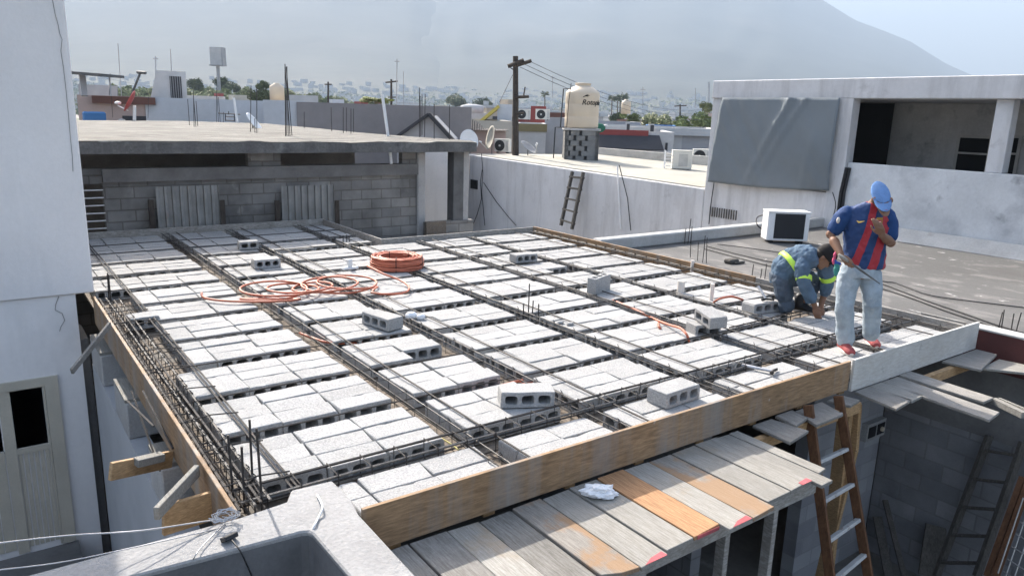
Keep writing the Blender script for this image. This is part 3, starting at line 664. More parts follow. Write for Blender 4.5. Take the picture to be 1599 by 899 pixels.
# corrugated sheets leaning on the wall
def sheet(label, x0, x1, ytop, ybot):
    a = aty(x0, ytop, 12.98); b = aty(x1, ytop, 12.98); zt_ = a.z; zb = aty(x0, ybot, 12.98).z-.3
    n = 90; vs = []
    for z in (zb, zt_):
        for i in range(n+1):
            t = i/n; ph = (t*8) % 1
            off = .035 if ph < .35 else 0
            vs.append((a.x+(b.x-a.x)*t, 12.99-off, z))
    w = MB(); w.add(vs, [(i, i+1, n+2+i, n+1+i) for i in range(n)])
    o = solo('metal_sheet', w, mat('galvanised_sheet', (.27, .27, .26), rough=.6, var=.2, scale=3, metal=.35, bump=.1, streak=((.16, .15, .14), 5, .5, .6)), label, 'metal sheet', 'ribbed metal sheets on the block wall')
    o.modifiers.new('s', 'SOLIDIFY').thickness = .004
sheet('ribbed metal sheet on the block wall behind the left white pipe', 242, 341, 292, 350)
sheet('ribbed metal sheet on the block wall near the back corner board', 438, 521, 291, 345)
for i, (x, lab) in enumerate(((347, 'right of the left metal sheet'), (433, 'left of the right metal sheet'), (526, 'right of the right metal sheet'), (236, 'left of the left metal sheet'))):
    a = aty(x, 320, 12.95); w = MB(); w.box(a.x-.04, 12.93, -.6, a.x+.04, 12.98, a.z+.08)
    solo('dark_post', w, m_dark if False else m_pole, 'short dark post against the block wall, ' + lab, 'post', 'dark posts by the metal sheets')
# rods, pipes and clutter on the slab
def slab_rods(lst, r=.008):
    for (x, yt, yb, lean) in lst:
        p = onz(x, yb, ZS); q = near(x+lean, yt, p); w = MB(); w.tube([p-Vector((0, 0, .02)), q], r, 5); w.build('rebar', m_steel, uh)
slab_rods([(446, 100, 213, -1), (450, 104, 213, -2), (453, 101, 213, -8), (456, 105, 212, -9), (447, 150, 212, 0), (303, 142, 198, -1), (306, 150, 198, -4), (309, 158, 197, -3), (296, 155, 196, -3),
           (338, 137, 190, 0), (341, 150, 190, -2), (344, 152, 191, -3), (349, 175, 191, 0), (391, 134, 206, 1), (401, 135, 208, 0), (398, 185, 207, 0), (518, 168, 205, -1), (536, 168, 208, 0), (541, 168, 206, 0), (548, 170, 209, 0), (552, 170, 207, 0),
           (475, 175, 200, 0), (655, 137, 214, 0), (657, 150, 212, -1), (659, 147, 210, 0), (663, 147, 213, 1), (678, 163, 217, 0), (702, 164, 218, 0), (169, 115, 182, 3), (176, 140, 183, -3), (184, 140, 182, 0), (228, 150, 182, -2), (231, 152, 184, 1), (216, 145, 183, 0)], .009)
def leanpipe(label, px0, py0, px1, py1, P=None, r=.03, m=None, name='white_pipe'):
    p = onz(px0, py0, ZS) if P is None else P; q = near(px1, py1, p); w = MB(); w.tube([p, q], r, 8)
    return solo(name, w, m or m_whitep, label, 'pipe')
leanpipe('tall white pipe leaning at the edge of the rough roof slab', 606, 213, 597, 148, r=.035)
w = MB(); P = aty(609, 237, 12.95); w.tube([P, aty(611, 256, 12.95)], .03, 8); solo('white_pipe', w, m_whitep, 'short white pipe end sticking out below the rough slab edge', 'pipe')
leanpipe('white pipe leaning by the white wall on the rough slab', 371, 192, 365, 153, r=.04)
P = onz(252, 362, -.05)
w = MB(); w.tube([P, near(251, 327, P)], .035, 10); solo('white_pipe', w, m_whitep, 'white pipe standing up behind the back left form board', 'pipe')
# red dish on the slab
P = onz(210, 188, ZS); t = thing('satellite_dish', 'red oval satellite dish with tall mast and feed arm on the rough slab', 'satellite dish', P, 0, 'satellite dishes on the roofs')
w = MB(); w.tube([P, near(210, 165, P)], .05, 8); w.build('mast', m_acw2, t)
c_ = near(207, 158, P); secs = []
ax_ = (near(214, 141, P)-near(198, 173, P))*.5
for k, (rr, dd) in enumerate([(.02, 0), (.5, .02), (.8, .05), (1, .09), (1, .11), (.5, .04), (.02, .02)]):
    secs.append((c_-rgt*dd+tocam*0, ax_*rr, (Vector((P.x, P.y, 0)).normalized()*.40+rgt*.05)*rr))
w = MB(); w.loft(secs, 24); w.build('reflector', mat('red_dish', (.45, .09, .08), rough=.6, var=.15, scale=4, bump=0), t, smooth=True)
w = MB(); w.tube([near(200, 173, P), near(184, 165, P)], .02, 6); w.build('feed_arm', m_acw2, t)
w = MB(); w.ball(near(184, 161, P), .09, 8, (1.2, 1, .6)); w.build('feed_horn', m_acw2, t)
w = MB(); w.tube([near(205, 150, P), near(219, 114, P)], .035, 6); w.tube([near(214, 113, P), near(228, 114, P)], .05, 6); w.build('arm', m_grille, t)
w = MB()
P = onz(357, 189, ZS)
for a, b in (((341, 177), (375, 179)), ((352, 182), (366, 183)), ((352, 188), (366, 189)), ((352, 178), (352, 189)), ((366, 179), (366, 190)), ((357, 174), (357, 179))): w.tube([near(*a, P), near(*b, P)], .018, 5)
solo('metal_rack', w, m_steel, 'dark metal rack standing on the rough slab before the white wall', 'rack')
P = onz(395, 200, ZS); dish('white folded dish lying tilted on the rough slab', P, .30, rgt*.8+Vector((0, 0, .6)), .12, m_acw2, feed=False)
w = MB(); P = onz(190, 188, ZS); w.ball(P, .07, 8, (1.6, 1, .7)); solo('rubble_lump', w, m_conc, 'small pale rubble lump on the rough slab near the red dish', 'rubble')
# pale bright wall seen through the gap
gw = MB(); a = atd(655, 350, 18.2); b = atd(712, 350, 18.2); t_ = atd(655, 235, 18.2)
M_ = Matrix.Translation((a.x, a.y, -3)) @ Matrix.Rotation(-radians(36), 4, 'Z')
gw.box(0, 0, 0, (b-a).length+.2, .2, t_.z+3, M_); solo('garden_wall', gw, m_white, 'bright white wall seen in the gap beside the block house column', 'wall')
# ================================================================== FORMWORK
def board(name, label, x0, y0, z0, x1, y1, z1, m, cat='board', group=None, rot=0., bev=.003, sub=None):
    w = MB(); w.box(-(x1-x0)/2, -(y1-y0)/2, 0, (x1-x0)/2, (y1-y0)/2, z1-z0)
    me = w.mesh(name, m, bevel=bev); o = bpy.data.objects.new(name, me); COL.objects.link(o)
    o.location = ((x0+x1)/2, (y0+y1)/2, z0); o.rotation_euler[2] = rot
    return tag(o, label, cat, group)
GF = 'form boards round the edge of the deck'
fl = thing('formwork_deck', 'pale wooden formwork floor below the blocks and rebar', 'formwork', (4.5, 6, -.16))
w = MB()
for k in range(24):
    ya = 3.23+.4*k; yb = ya+.394
    if yb > 12.84: break
    w.box(.90, ya, -.15, 5.06 if ya > 10.4 else 8.04, yb, -.128)
w.build('form_panel', m_form, fl)
w = MB()
for k in range(12): w.box(.97+.62*k, 3.25, -.26, 1.05+.62*k, 10.4, -.151)
w.build('joists', m_wood2, fl)
board('form_board', 'long orange form board with grey cement patches along the front of the deck', 1.42, 3.178, -.19, 5.93, 3.203, .07, m_wood, group=GF, bev=.002)
board('form_board', 'pale grey form board at the front right corner below the standing worker', 5.94, 3.150, -.20, 8.30, 3.178, .088, m_greyboard2, group=GF)
board('form_board', 'long orange form board along the left side of the deck', .868, 3.50, -.22, .893, 8.58, .075, m_wood, group=GF)
board('form_board', 'far orange form board along the right side of the deck', 8.06, 5.75, -.12, 8.09, 10.49, .085, m_wood, group=GF)
board('form_board', 'near grey form board along the right side of the deck', 8.07, 3.21, -.12, 8.10, 5.74, .075, m_greyboard, group=GF)
board('form_board', 'grey form board across the back right of the deck', 5.10, 10.47, -.13, 8.055, 10.5, .075, m_greyboard, group=GF)
board('form_board', 'short grey form board running back at the step of the deck', 5.07, 10.47, -.13, 5.098, 12.86, .075, m_greyboard, group=GF)
board('form_board', 'grey form board across the back left of the deck before the block house', .90, 12.862, -.13, 5.098, 12.89, .085, m_greyboard, group=GF)
board('form_board', 'short grey board end between the deck corner and the maroon wall', 8.305, 3.285, -.22, 8.33, 3.75, .05, m_greyboard, group=GF)
# boards and battens sticking out on the left
def plank(name, label, p, q, w_, t_, m, cat='board', up=(0, 0, 1), group=None):
    mb = MB(); mb.beam(p, q, w_, t_, up); return solo(name, mb, m, label, cat, group, bevel=.003)
plank('form_board', 'orange board sticking out left from the side form at mid length', near(172, 736, Vector((.42, 4.75, 0))), near(268, 716, Vector((.85, 4.9, 0))), .11, .03, m_wood2)
plank('form_board', 'brown board end sticking out left nearest the concrete parapet', near(254, 812, Vector((.55, 3.95, 0))), near(340, 786, Vector((.86, 4.0, 0))), .17, .03, m_wood2)
plank('batten', 'short weathered batten nailed slanting to the left form board near the parapet', near(244, 802, Vector((.50, 3.8, 0))), near(308, 734, Vector((.85, 4.1, 0))), .07, .03, m_plank2, 'batten')
plank('batten', 'thin grey stick slanting from the left form board towards the white building', near(112, 580, Vector((.35, 6.6, 0))), near(172, 506, Vector((.86, 7.0, 0))), .05, .022, m_plank, 'batten')
plank('form_board', 'pale short block of wood under the middle of the left form board', near(212, 722, Vector((.68, 4.7, 0))), near(254, 712, Vector((.84, 4.75, 0))), .05, .07, m_plank2)
for i, (a, b, c_, d, lab) in enumerate(((206, 655, 240, 665, 'leaning'), (213, 640, 250, 735, 'longer leaning'), (231, 640, 270, 700, 'upper leaning'))):
    mb = MB(); mb.tube([near(a-8, b-30, Vector((.82, 5.6, 0))), near(c_, d, Vector((.84, 4.9, 0)))], .007, 5)
    solo('rebar_rod', mb, m_steel, 'thin dark %s rod below the left form board' % lab, 'rebar')

# ================================================================== BLOCKS
def block_mesh(L, Wd, Hh, cores='y', n=3, var=0):
    """hollow block lying on its side: L along x, Wd along y, cores run along y"""
    key = (round(L, 3), round(Wd, 3), round(Hh, 3), cores, n, var)
    if key in block_mesh.c: return block_mesh.c[key]
    wb = .030; sh = .026
    a, b_ = (L, Wd) if cores == 'y' else (Wd, L)
    hw = (a-wb*(n+1))/n
    xs = [0]
    for i in range(n): xs += [wb*(i+1)+hw*i, wb*(i+1)+hw*(i+1)]
    xs.append(a); zs = [0, sh, Hh-sh, Hh]; V = {}; vs = []; fs = []
    def vid(i, j, k):
        if (i, j, k) not in V: V[(i, j, k)] = len(vs); vs.append((xs[i]-a/2, (0, b_)[k]-b_/2, zs[j]))
        return V[(i, j, k)]
    nx = len(xs)-1
    for i in range(nx):
        for j in range(3):
            if j == 1 and i % 2 == 1:
                fs += [(vid(i, 1, 0), vid(i+1, 1, 0), vid(i+1, 1, 1), vid(i, 1, 1)), (vid(i, 2, 1), vid(i+1, 2, 1), vid(i+1, 2, 0), vid(i, 2, 0)),
                       (vid(i, 1, 1), vid(i, 2, 1), vid(i, 2, 0), vid(i, 1, 0)), (vid(i+1, 1, 0), vid(i+1, 2, 0), vid(i+1, 2, 1), vid(i+1, 1, 1))]
            else:
                fs += [(vid(i, j, 0), vid(i, j+1, 0), vid(i+1, j+1, 0), vid(i+1, j, 0)), (vid(i, j, 1), vid(i+1, j, 1), vid(i+1, j+1, 1), vid(i, j+1, 1))]
        if i % 2 == 1: fs += [(vid(i, 1, 1), vid(i+1, 1, 1), vid(i+1, 2, 1), vid(i, 2, 1))]
        fs += [(vid(i, 0, 0), vid(i+1, 0, 0), vid(i+1, 0, 1), vid(i, 0, 1)), (vid(i, 3, 0), vid(i, 3, 1), vid(i+1, 3, 1), vid(i+1, 3, 0))]
    for j in range(3):
        fs += [(vid(0, j, 0), vid(0, j, 1), vid(0, j+1, 1), vid(0, j+1, 0)), (vid(nx, j, 0), vid(nx, j+1, 0), vid(nx, j+1, 1), vid(nx, j, 1))]
    me = bpy.data.meshes.new('block'); me.from_pydata(vs, [], fs); me.update()
    bm = bmesh.new(); bm.from_mesh(me); bmesh.ops.recalc_face_normals(bm, faces=bm.faces)
    tun = [e for e in bm.edges if abs(e.verts[0].co.y-e.verts[1].co.y) > b_*.5 and abs(abs(e.verts[0].co.x)-a/2) > 1e-4 and sh-1e-4 < e.verts[0].co.z < Hh-sh+1e-4]
    bmesh.ops.bevel(bm, geom=tun, offset=min(.02, hw*.3), segments=2, affect='EDGES', profile=.5)
    out = []
    for e in bm.edges:
        v = [abs(abs(q.co.x)-a/2) < 1e-4 for q in e.verts]; y_ = [abs(abs(q.co.y)-b_/2) < 1e-4 for q in e.verts]; z_ = [q.co.z < 1e-4 or q.co.z > Hh-1e-4 for q in e.verts]
        if sum((all(v), all(y_), all(z_))) >= 2 and len(e.link_faces) == 2 and e.calc_face_angle(0) > .6: out.append(e)
    bmesh.ops.bevel(bm, geom=out, offset=.0045, segments=1, affect='EDGES')
    rr = random.Random(var*17+int(L*1000)); chips = [(Vector((rr.choice((-1, 1))*a/2*rr.choice((1, 1, rr.random())), rr.choice((-1, 1))*b_/2, Hh)), rr.uniform(.018, .04)) for _ in range(3)]
    for v in bm.verts:
        nv = noise.noise_vector(v.co*9+Vector((var*5.3, 1, 2))); v.co += nv*.0032
        for cpos, cr_ in chips:
            dd = (v.co-cpos).length
            if dd < cr_: v.co += (Vector((0, 0, Hh/2))-v.co).normalized()*.010*(1-dd/cr_)
    if cores == 'x': bmesh.ops.rotate(bm, verts=bm.verts, matrix=Matrix.Rotation(-pi/2, 3, 'Z'))
    bm.to_mesh(me); bm.free(); me.materials.append(m_block); block_mesh.c[key] = me
    return me
block_mesh.c = {}
YL = [3.84, 4.61, 5.35, 6.12, 6.86, 7.62, 8.35, 9.13, 9.96, 10.76, 11.48, 12.16]
YR = [3.83, 4.54, 5.26, 6.02, 6.81, 7.53, 8.25, 9.04, 9.80]
YB = [10.66, 11.44, 12.08]
ROWN = ['front strip', 'row behind the beam', 'second row', 'third row', 'fourth row', 'fifth row', 'sixth row', 'seventh row', 'eighth row', 'ninth row', 'tenth row', 'eleventh row', 'last row']
PANN = ['leftmost', 'second', 'third', 'fourth', 'fifth', 'rightmost']
panels = []     # (row, column, x0, y0, [(kind, w)], rows)
def lay(c, y, r):
    if c == 0:
        if r <= 3: return 1.10, [('n', .4)]*3
        if r <= 7: return 1.27, [('r', .2), ('n', .4), ('n', .4)]
        return .95, [('n', .13), ('n', .4), ('n', .4), ('n', .4)]
    if c == 1: return 2.48, [('n', .4)]*2
    if c == 2: return 3.455, [('r', .2), ('n', .4), ('n', .4)]
    if c == 3: return 4.615, ([('r', .2), ('n', .4), ('n', .4)] if y < 10.5 else [('n', .4)])
    if c == 4: return 5.78, [('n', .4)]*2
    return 6.72, [('r', .2), ('n', .4), ('n', .4), ('n', .16)]
for r, yy in enumerate(YL): panels += [(r+1, 0, yy), (r+1, 1, yy)]
for r, yy in enumerate(YR): panels += [(r+1, 2, yy), (r+1, 3, yy), (r+1, 4, yy), (r+1, 5, yy)]
for r, yy in enumerate(YB): panels += [(r+10, 2, yy), (r+10, 3, yy)]
front = [(0, 1.45, [('n', .13), ('n', .4), ('n', .4)]), (1, 2.555, [('n', .38), ('n', .38)]), (2, 3.47, [('r', .2), ('n', .4), ('n', .4)]), (3, 4.66, [('n', .13), ('n', .4), ('n', .4)]), (4, 5.78, [('n', .4), ('n', .4)]), (5, 6.745, [('n', .4), ('n', .4), ('n', .38)])]
skip = {(3, 1, 0, 1), (3, 1, 0, 0) if False else None, (6, 4, 0, 1), (2, 5, 2, 1), (2, 5, 1, 2), (2, 5, 0, 2), (2, 5, 1, 1), (2, 5, 0, 1), (2, 5, 2, 2)}
blk_list = []
def put(row, c, x0, y0, lays, nrow, first):
    x = x0
    for k, (kd, wd) in enumerate(lays):
        if kd == 'r':
            n_ = nrow*.2; ys = [(.395, 'x'), (n_-.4, 'x')] if n_ > .45 else [(n_, 'x')]
            yy = y0
            for q, (ln, _) in enumerate(ys):
                blk_list.append((row, c, k, q, len(lays), len(ys), x+wd/2, yy+ln/2, wd-.005, ln-.005, 'x')); yy += ln
        else:
            for j in range(nrow):
                if (row, c, j, k) in skip: continue
                blk_list.append((row, c, k, j, len(lays), nrow, x+wd/2, y0+.2*j+.1, wd-.005, .195, 'y'))
        x += wd
for c, x0, l in front: put(0, c, x0, 3.222, l, 2, True)
for row, c, yy in panels:
    x0, l = lay(c, yy, row); put(row, c, x0, yy, l, 3, False)
blk_list.sort(key=lambda b: b[6]**2+b[7]**2)
def posword(k, nk, j, nj):
    a = ['near', 'middle', 'far'] if nj == 3 else (['near', 'far'] if nj == 2 else [''])
    b = {1: [''], 2: ['left', 'right'], 3: ['left', 'centre', 'right'], 4: ['left edge', 'left centre', 'right centre', 'right edge']}[nk]
    return (a[j]+' '+b[k]).strip()
rb = random.Random(3); rest = MB()
for i, (row, c, k, j, nk, nj, x, yy, wx, wy, co) in enumerate(blk_list):
    loc = Vector((x+rb.uniform(-.004, .004), yy+rb.uniform(-.004, .004), -.124+rb.uniform(-.006, .006)))
    rz = rb.uniform(-.014, .014)
    nh = 3 if max(wx, wy) > .3 else (2 if max(wx, wy) > .19 else 1)
    me = block_mesh(wx, wy, .122, co, nh if (wx > .3 if co == 'y' else wy > .3) else (1 if (wx if co == 'y' else wy) < .17 else 2), rb.randrange(6))
    M_ = Matrix.Translation(loc) @ Matrix.Rotation(rz, 4, 'Z') @ Matrix.Rotation(rb.uniform(-.012, .012), 4, 'X') @ Matrix.Rotation(rb.uniform(-.006, .006), 4, 'Y')
    if i < 285:
        o = bpy.data.objects.new('concrete_block', me); COL.objects.link(o); o.matrix_world = M_
        tag(o, 'hollow block, %s of the %s panel from left, %s' % (posword(k, nk, j, nj), PANN[c], ROWN[row]), 'concrete block', 'hollow blocks laid in panels')
    else:
        rest.add([M_ @ v.co for v in me.vertices], [tuple(p.vertices) for p in me.polygons])
o = rest.build('laid_blocks', m_block); tag(o, 'field of white hollow blocks laid in panels across the far part of the deck', 'concrete blocks', 'hollow blocks laid in panels', 'stuff')
# loose blocks
def loose(label, p0, p1, z=0., H=.118, D=.19, tiltx=0., tilty=0., L=None):
    p0, p1 = Vector(p0), Vector(p1); d = p1-p0; L = L or max(min(d.length, .40), .2); d.z = 0; d.normalize(); nrm = Vector((-d.y, d.x, 0))
    c = p0+d*L/2+nrm*D/2
    o = bpy.data.objects.new('loose_block', block_mesh(L, D, H, 'y', 3 if L > .3 else 2, int(abs(c.x*7)) % 5)); COL.objects.link(o)
    o.location = (c.x, c.y, z); o.rotation_euler = (tiltx, tilty, math.atan2(d.y, d.x))
    return tag(o, label, 'concrete block', 'loose hollow blocks on the deck')
def oz(x, yy, z=0): return onz(x, yy, z)
loose('loose hollow block lying near the middle of the orange front board, three holes facing us', oz(782, 638.5), oz(866, 636), .003)
loose('loose hollow block close behind the front board, its shadow falling right', oz(1040.5, 640), oz(1092, 622.5), .003)
loose('loose hollow block with its long holed side turned left, centre left of the deck', oz(565, 505), oz(611, 520), .003, tilty=0)
loose('loose hollow block beside a gap in the panels near the back middle', oz(806, 412), oz(839, 409), .004)
loose('loose hollow block just left of the tangled hose', oz(398, 421), oz(439, 417.5), .004)
loose('small loose block farthest back on the shaded panels', oz(374, 391), oz(400, 389.5), .004, L=.27)
g1, g2 = oz(930, 461), oz(957, 450.5)
d = (g2-g1).normalized(); o = bpy.data.objects.new('loose_block', block_mesh(.38, .19, .118, 'y', 3)); COL.objects.link(o)
o.matrix_world = Matrix.Translation(g1+d*.19+Vector((-d.y, d.x, 0))*.06+Vector((0, 0, .098))) @ Matrix.Rotation(math.atan2(d.y, d.x), 4, 'Z') @ Matrix.Rotation(-pi/2, 4, 'X') @ Matrix.Translation((0, 0, -.059))
tag(o, 'loose block standing on edge with its holes facing up', 'concrete block', 'loose hollow blocks on the deck')
h0 = oz(1096, 527, -.02); h1 = oz(1134, 524, -.02)
loose('small block lying under the tilted block, right of centre', h0+Vector((-.03, .06, 0)), h1+Vector((0, .06, 0)), -.03, L=.3, D=.17)
loose('tilted loose block balanced on a smaller one near the white conduit stubs', oz(1083, 500, .09), oz(1108, 513, .09), .098, tilty=.10, tiltx=.05)
loose('loose block stacked on top of two others, carrying the black hammer', oz(1177, 492), oz(1221, 486.5), .004)
loose('block in the gap under the hammer block, its holes facing left', oz(1146, 492, -.11), oz(1180, 515, -.11), -.118, L=.39)
loose('block lying flat in front of the crouching worker', oz(1192, 508, -.1), oz(1242, 499, -.1), -.118, L=.39)
loose('block tipped into the rebar beside the left form board', oz(206, 516, -.08), oz(240, 511, -.08), -.085, L=.26, D=.22)
loose('block set ahead of the standing worker, left of his shoes', oz(1271, 524, -.02), oz(1318, 529, -.02), -.01, H=.12, L=.38) if False else None

# ================================================================== REBAR
def cage(label, p, q, w_, h_, step, r=.0065, rs=.0035, skew=.0, ztop=.03, both=True, jit=.0, nm='rebar_cage'):
    p, q = Vector(p), Vector(q); d = (q-p); L = d.length; d.normalize(); s_ = Vector((-d.y, d.x, 0))
    T = thing(nm, label, 'rebar', ((p+q)/2).to_tuple(), 0, 'rebar cages in the beams of the deck')
    T.location.z = ztop-h_
    for a, b in ((-1, 1), (1, 1), (-1, -1), (1, -1)):
        if not both and (a, b) == (1, -1): continue
        pts = []
        n = max(2, int(L/.9))
        for i in range(n+1):
            t = i/n; pts.append(p+d*L*t+s_*(a*w_/2+RND.uniform(-.006, .006))+Vector((0, 0, (ztop if b > 0 else ztop-h_)+RND.uniform(-.004, .004))))
        mb = MB(); mb.tube(pts, r*(1.25 if b > 0 and both else 1), 6); mb.build('bar', m_steel2 if b > 0 and a < 0 else m_steel, T)
    n = min(70, int(L/step)); base = None
    for i in range(n):
        t = (i+.5)/n*L+RND.uniform(-jit, jit); c = p+d*t
        if base is None or jit:
            mb = MB(); k = skew+RND.uniform(-jit, jit); e = r+rs
            A = [(-w_/2-e, ztop+e), (w_/2+e, ztop+e), (w_/2+e, ztop-h_-e), (-w_/2-e, ztop-h_-e), (-w_/2-e, ztop+e), (-w_/2-e+.02, ztop+e+.025)]
            mb.tube([d*(k*(u/w_))+s_*u+Vector((0, 0, z)) for u, z in A], rs, 4)
            me = mb.mesh('stirrup', m_steel)
            base = me
        o = bpy.data.objects.new('stirrup', base); COL.objects.link(o); o.parent = T
        o.location = (c.x-T.location.x, c.y-T.location.y, -T.location.z)
    return T
cage('main rebar cage running behind the front strip of blocks', (.95, 3.735, 0), (8.02, 3.735, 0), .155, .11, .21, r=.0075, rs=.004, jit=.006, ztop=.025)
GX = [(2.385, 3.24, 12.8, 'first'), (3.365, 3.24, 12.8, 'second'), (4.535, 3.24, 12.8, 'third'), (5.69, 3.24, 10.42, 'fourth'), (6.655, 3.24, 10.42, 'fifth')]
for x, a, b, lab in GX:
    cage('narrow rebar truss running front to back in the %s gap from the left' % lab, (x, a, 0), (x, b, 0), .085, .10, .30, r=.0055, rs=.003, ztop=.012, both=False, jit=.004, nm='rebar_truss')
cage('dense rebar cage beside the left form board', (.955, 3.55, 0), (.955, 8.55, 0), .07, .11, .13, rs=.0035, jit=.025, ztop=.045, skew=.02)
cage('second rebar cage next to the blocks along the left edge', (1.06, 3.60, 0), (1.075, 8.5, 0), .055, .10, .15, rs=.0035, jit=.03, ztop=.03, skew=-.02)
cage('rebar cage along the right form board', (7.975, 3.3, 0), (7.975, 10.4, 0), .07, .10, .22, r=.0055, ztop=.02, jit=.01)
cage('short rebar cage in the open gap by the crouching worker', (6.0, 4.47, 0), (8.0, 4.50, 0), .08, .10, .16, ztop=.02, jit=.015)
def bar(label, pts, r, m=m_steel, group='single rebar lengths over the blocks'):
    mb = MB(); mb.tube(pts, r, 5); return solo('rebar_rod', mb, m, label, 'rebar', group)
ORD = ['first', 'second', 'third', 'fourth', 'fifth', 'sixth', 'seventh', 'eighth', 'ninth', 'tenth', 'eleventh', 'twelfth']
gl = [y_-.075 for y_ in YL[1:]]; gr = [y_-.055 for y_ in YR[1:]]
for i, y_ in enumerate(gl):
    y2 = gr[i] if i < len(gr) else y_-.03
    xe = 8.0 if i < len(gr) else 5.05
    mx = 2.4
    def wob(x): return RND.uniform(-.008, .008)
    xs = [.93+ (xe-.93)*k/8 for k in range(9)]
    bar('thin cross bar lying in the %s gap between block rows behind the main beam' % ORD[i],
        [(x, (y_ if x < mx else (y2 if x > 3.4 else y_+(y2-y_)*(x-mx)/1.0))+wob(x), .004+RND.uniform(-.003, .003)) for x in xs], .006)
    bar('lower cross bar deep in the %s gap between block rows behind the main beam' % ORD[i],
        [(x, (y_ if x < mx else (y2 if x > 3.4 else y_+(y2-y_)*(x-mx)/1.0))+.02, -.085) for x in xs], .0048)
MX = [(1.235, 3.12, 12.8, 'left of the pair over the leftmost panels'), (1.268, 3.12, 12.8, 'right of the pair over the leftmost panels'), (2.57, 3.25, 12.8, 'over the second column of panels'),
      (3.59, 3.24, 12.8, 'over the third column of panels'), (4.76, 3.24, 12.7, 'over the fourth column of panels'), (5.95, 3.24, 10.42, 'over the fifth column of panels'), (7.62, 3.24, 10.42, 'over the rightmost column of panels')]
for x, a, b, lab in MX:
    n = 9; bar('long bar running front to back, '+lab, [(x+(RND.uniform(-.012, .012) if 0 < k < n else 0), a+(b-a)*k/n, .014+RND.uniform(0, .006)) for k in range(n+1)], .0072, m_steel)
for k in range(9):
    yy = 3.9+.5*k+RND.uniform(-.1, .1)
    bar('loose crosswise bar end poking over the left form cages, %s from the front' % ORD[k], [(.90, yy, .05), (1.10, yy+.02, .055), (1.28, yy+.03+RND.uniform(-.05, .05), .03)], .005, group='bar ends over the left cages')
# upright starter rods
def starter(label, pts, hs):
    T = thing('starter_bars', label, 'rebar', Vector(pts[0]), 0, 'upright starter bars')
    for p, h in zip(pts, hs):
        mb = MB(); mb.tube([Vector(p)-Vector((0, 0, .10)), Vector(p)+Vector((RND.uniform(-.01, .01), 0, h))], .007, 6); mb.build('rod', m_steel, T)
starter('four dark upright rods at the near left corner of the deck', [oz(364, 766), oz(381, 775), oz(394, 748), oz(409.5, 782)], [.33, .29, .36, .42])
starter('one tall and three short upright rods in the middle of the deck', [oz(825, 489), oz(817, 488), oz(831, 488), oz(841, 490)], [.32, .10, .13, .11])
starter('pair of short upright rods at the far left of the deck beside the white building', [oz(169, 455), oz(172, 456)], [.21, .2])
starter('three tiny upright rods by the back step of the deck', [oz(536, 378), oz(541, 378), oz(546, 378)], [.11, .12, .1])
# PVC stubs
for (x, yy, h, r, lab) in ((1062, 461, .14, .045, 'thick pale pvc stub rising from a gap, left of the pair'), (1110, 473, .19, .024, 'thinner pale pvc stub, right of the pair'), (1080, 424, .12, .024, 'small pale pvc stub beside the orange right board')):
    p = oz(x, yy, -.04); w = MB(); w.tube([p, p+Vector((.004, 0, h+.04))], r, 14); solo('pvc_stub', w, m_pvc, lab, 'pipe', 'pvc stubs rising from the deck')

# ================================================================== HOSE
T = thing('hose_coil', 'thick bound coil of orange corrugated hose on the blocks', 'hose', (4.48, 8.78, 0))
def coilpts(cx, cy, R, z, n=40, w=.004): return [Vector((cx+(R+RND.uniform(-w, w))*cos(2*pi*i/n), cy+(R+RND.uniform(-w, w))*sin(2*pi*i/n), z+RND.uniform(-w, w))) for i in range(n)]
w = MB()
for lay_ in range(6):
    for k in range(4):
        w.tube(coilpts(4.48+RND.uniform(-.006, .006), 8.78+RND.uniform(-.006, .006), .235+.034*k+RND.uniform(-.012, .012), .018+.026*lay_+RND.uniform(-.004, .004)), .0145, 6, closed=True)
w.build('coiled_loops', m_hose, T, smooth=True)
w = MB()
for an in (.3, 1.6, 2.9, 4.2, 5.4):
    c_ = Vector((4.48, 8.78, 0)); e = Vector((cos(an), sin(an), 0)); q = []
    for (rr, zz) in ((.21, .0), (.21, .175), (.36, .175), (.362, .0)): q.append(c_+e*rr+Vector((0, 0, zz)))
    w.tube(q, .005, 4, closed=True)
w.build('binding_wire', m_steel, T)
tail = [oz(574, 415, .14), oz(600, 428, .10), oz(622, 436, .06), oz(638, 446, .04), oz(636, 455, .035), oz(615, 459, .035), oz(580, 457, .04)]
c0, c1 = Vector((3.55, 7.95, 0)), Vector((2.45, 8.05, 0)); pts = []
N_ = 130
for i in range(N_):
    t = i/(N_-1); a = -1.3-2*pi*5.2*t; R = .34+.06*sin(t*9)+.03*sin(t*23)
    c_ = c0.lerp(c1, t); pts.append(c_+Vector((R*1.0*cos(a), R*.95*sin(a), .03+.045*abs(sin(a*.5+t*4)))))
end = [oz(470, 467, .03), oz(420, 471, .03), oz(360, 470, .03), oz(328, 467, .03), oz(316, 463, .04), oz(315, 457, .07)]
cable('loose_hose', tail+pts[::1]+end, .0125, m_hose, 'loose orange hose spread in overlapping loops left of its coil', 'hose', n=7, sub=2)
cable('hose_piece', [oz(945, 464, -.02), oz(985, 480, 0), oz(1020, 497, .0), oz(1045, 507, .03), oz(1062, 512, .06), oz(1072, 522, .04), oz(1076, 533, -.03)], .0125, m_hose, 'orange hose following the gap and looping up near the tilted block', 'hose', n=7)
cable('hose_piece', [oz(1028, 502, -.03), oz(1029, 510, .02), oz(1036, 518, -.05)], .0125, m_hose, 'short bend of orange hose surfacing left of the longer loop', 'hose', n=7)
cable('hose_piece', [oz(1113, 474, -.02), oz(1122, 467, .06), oz(1142, 463, .07), oz(1160, 468, .0)], .0125, m_hose, 'arched orange hose leaving the thinner pvc stub', 'hose', n=7)
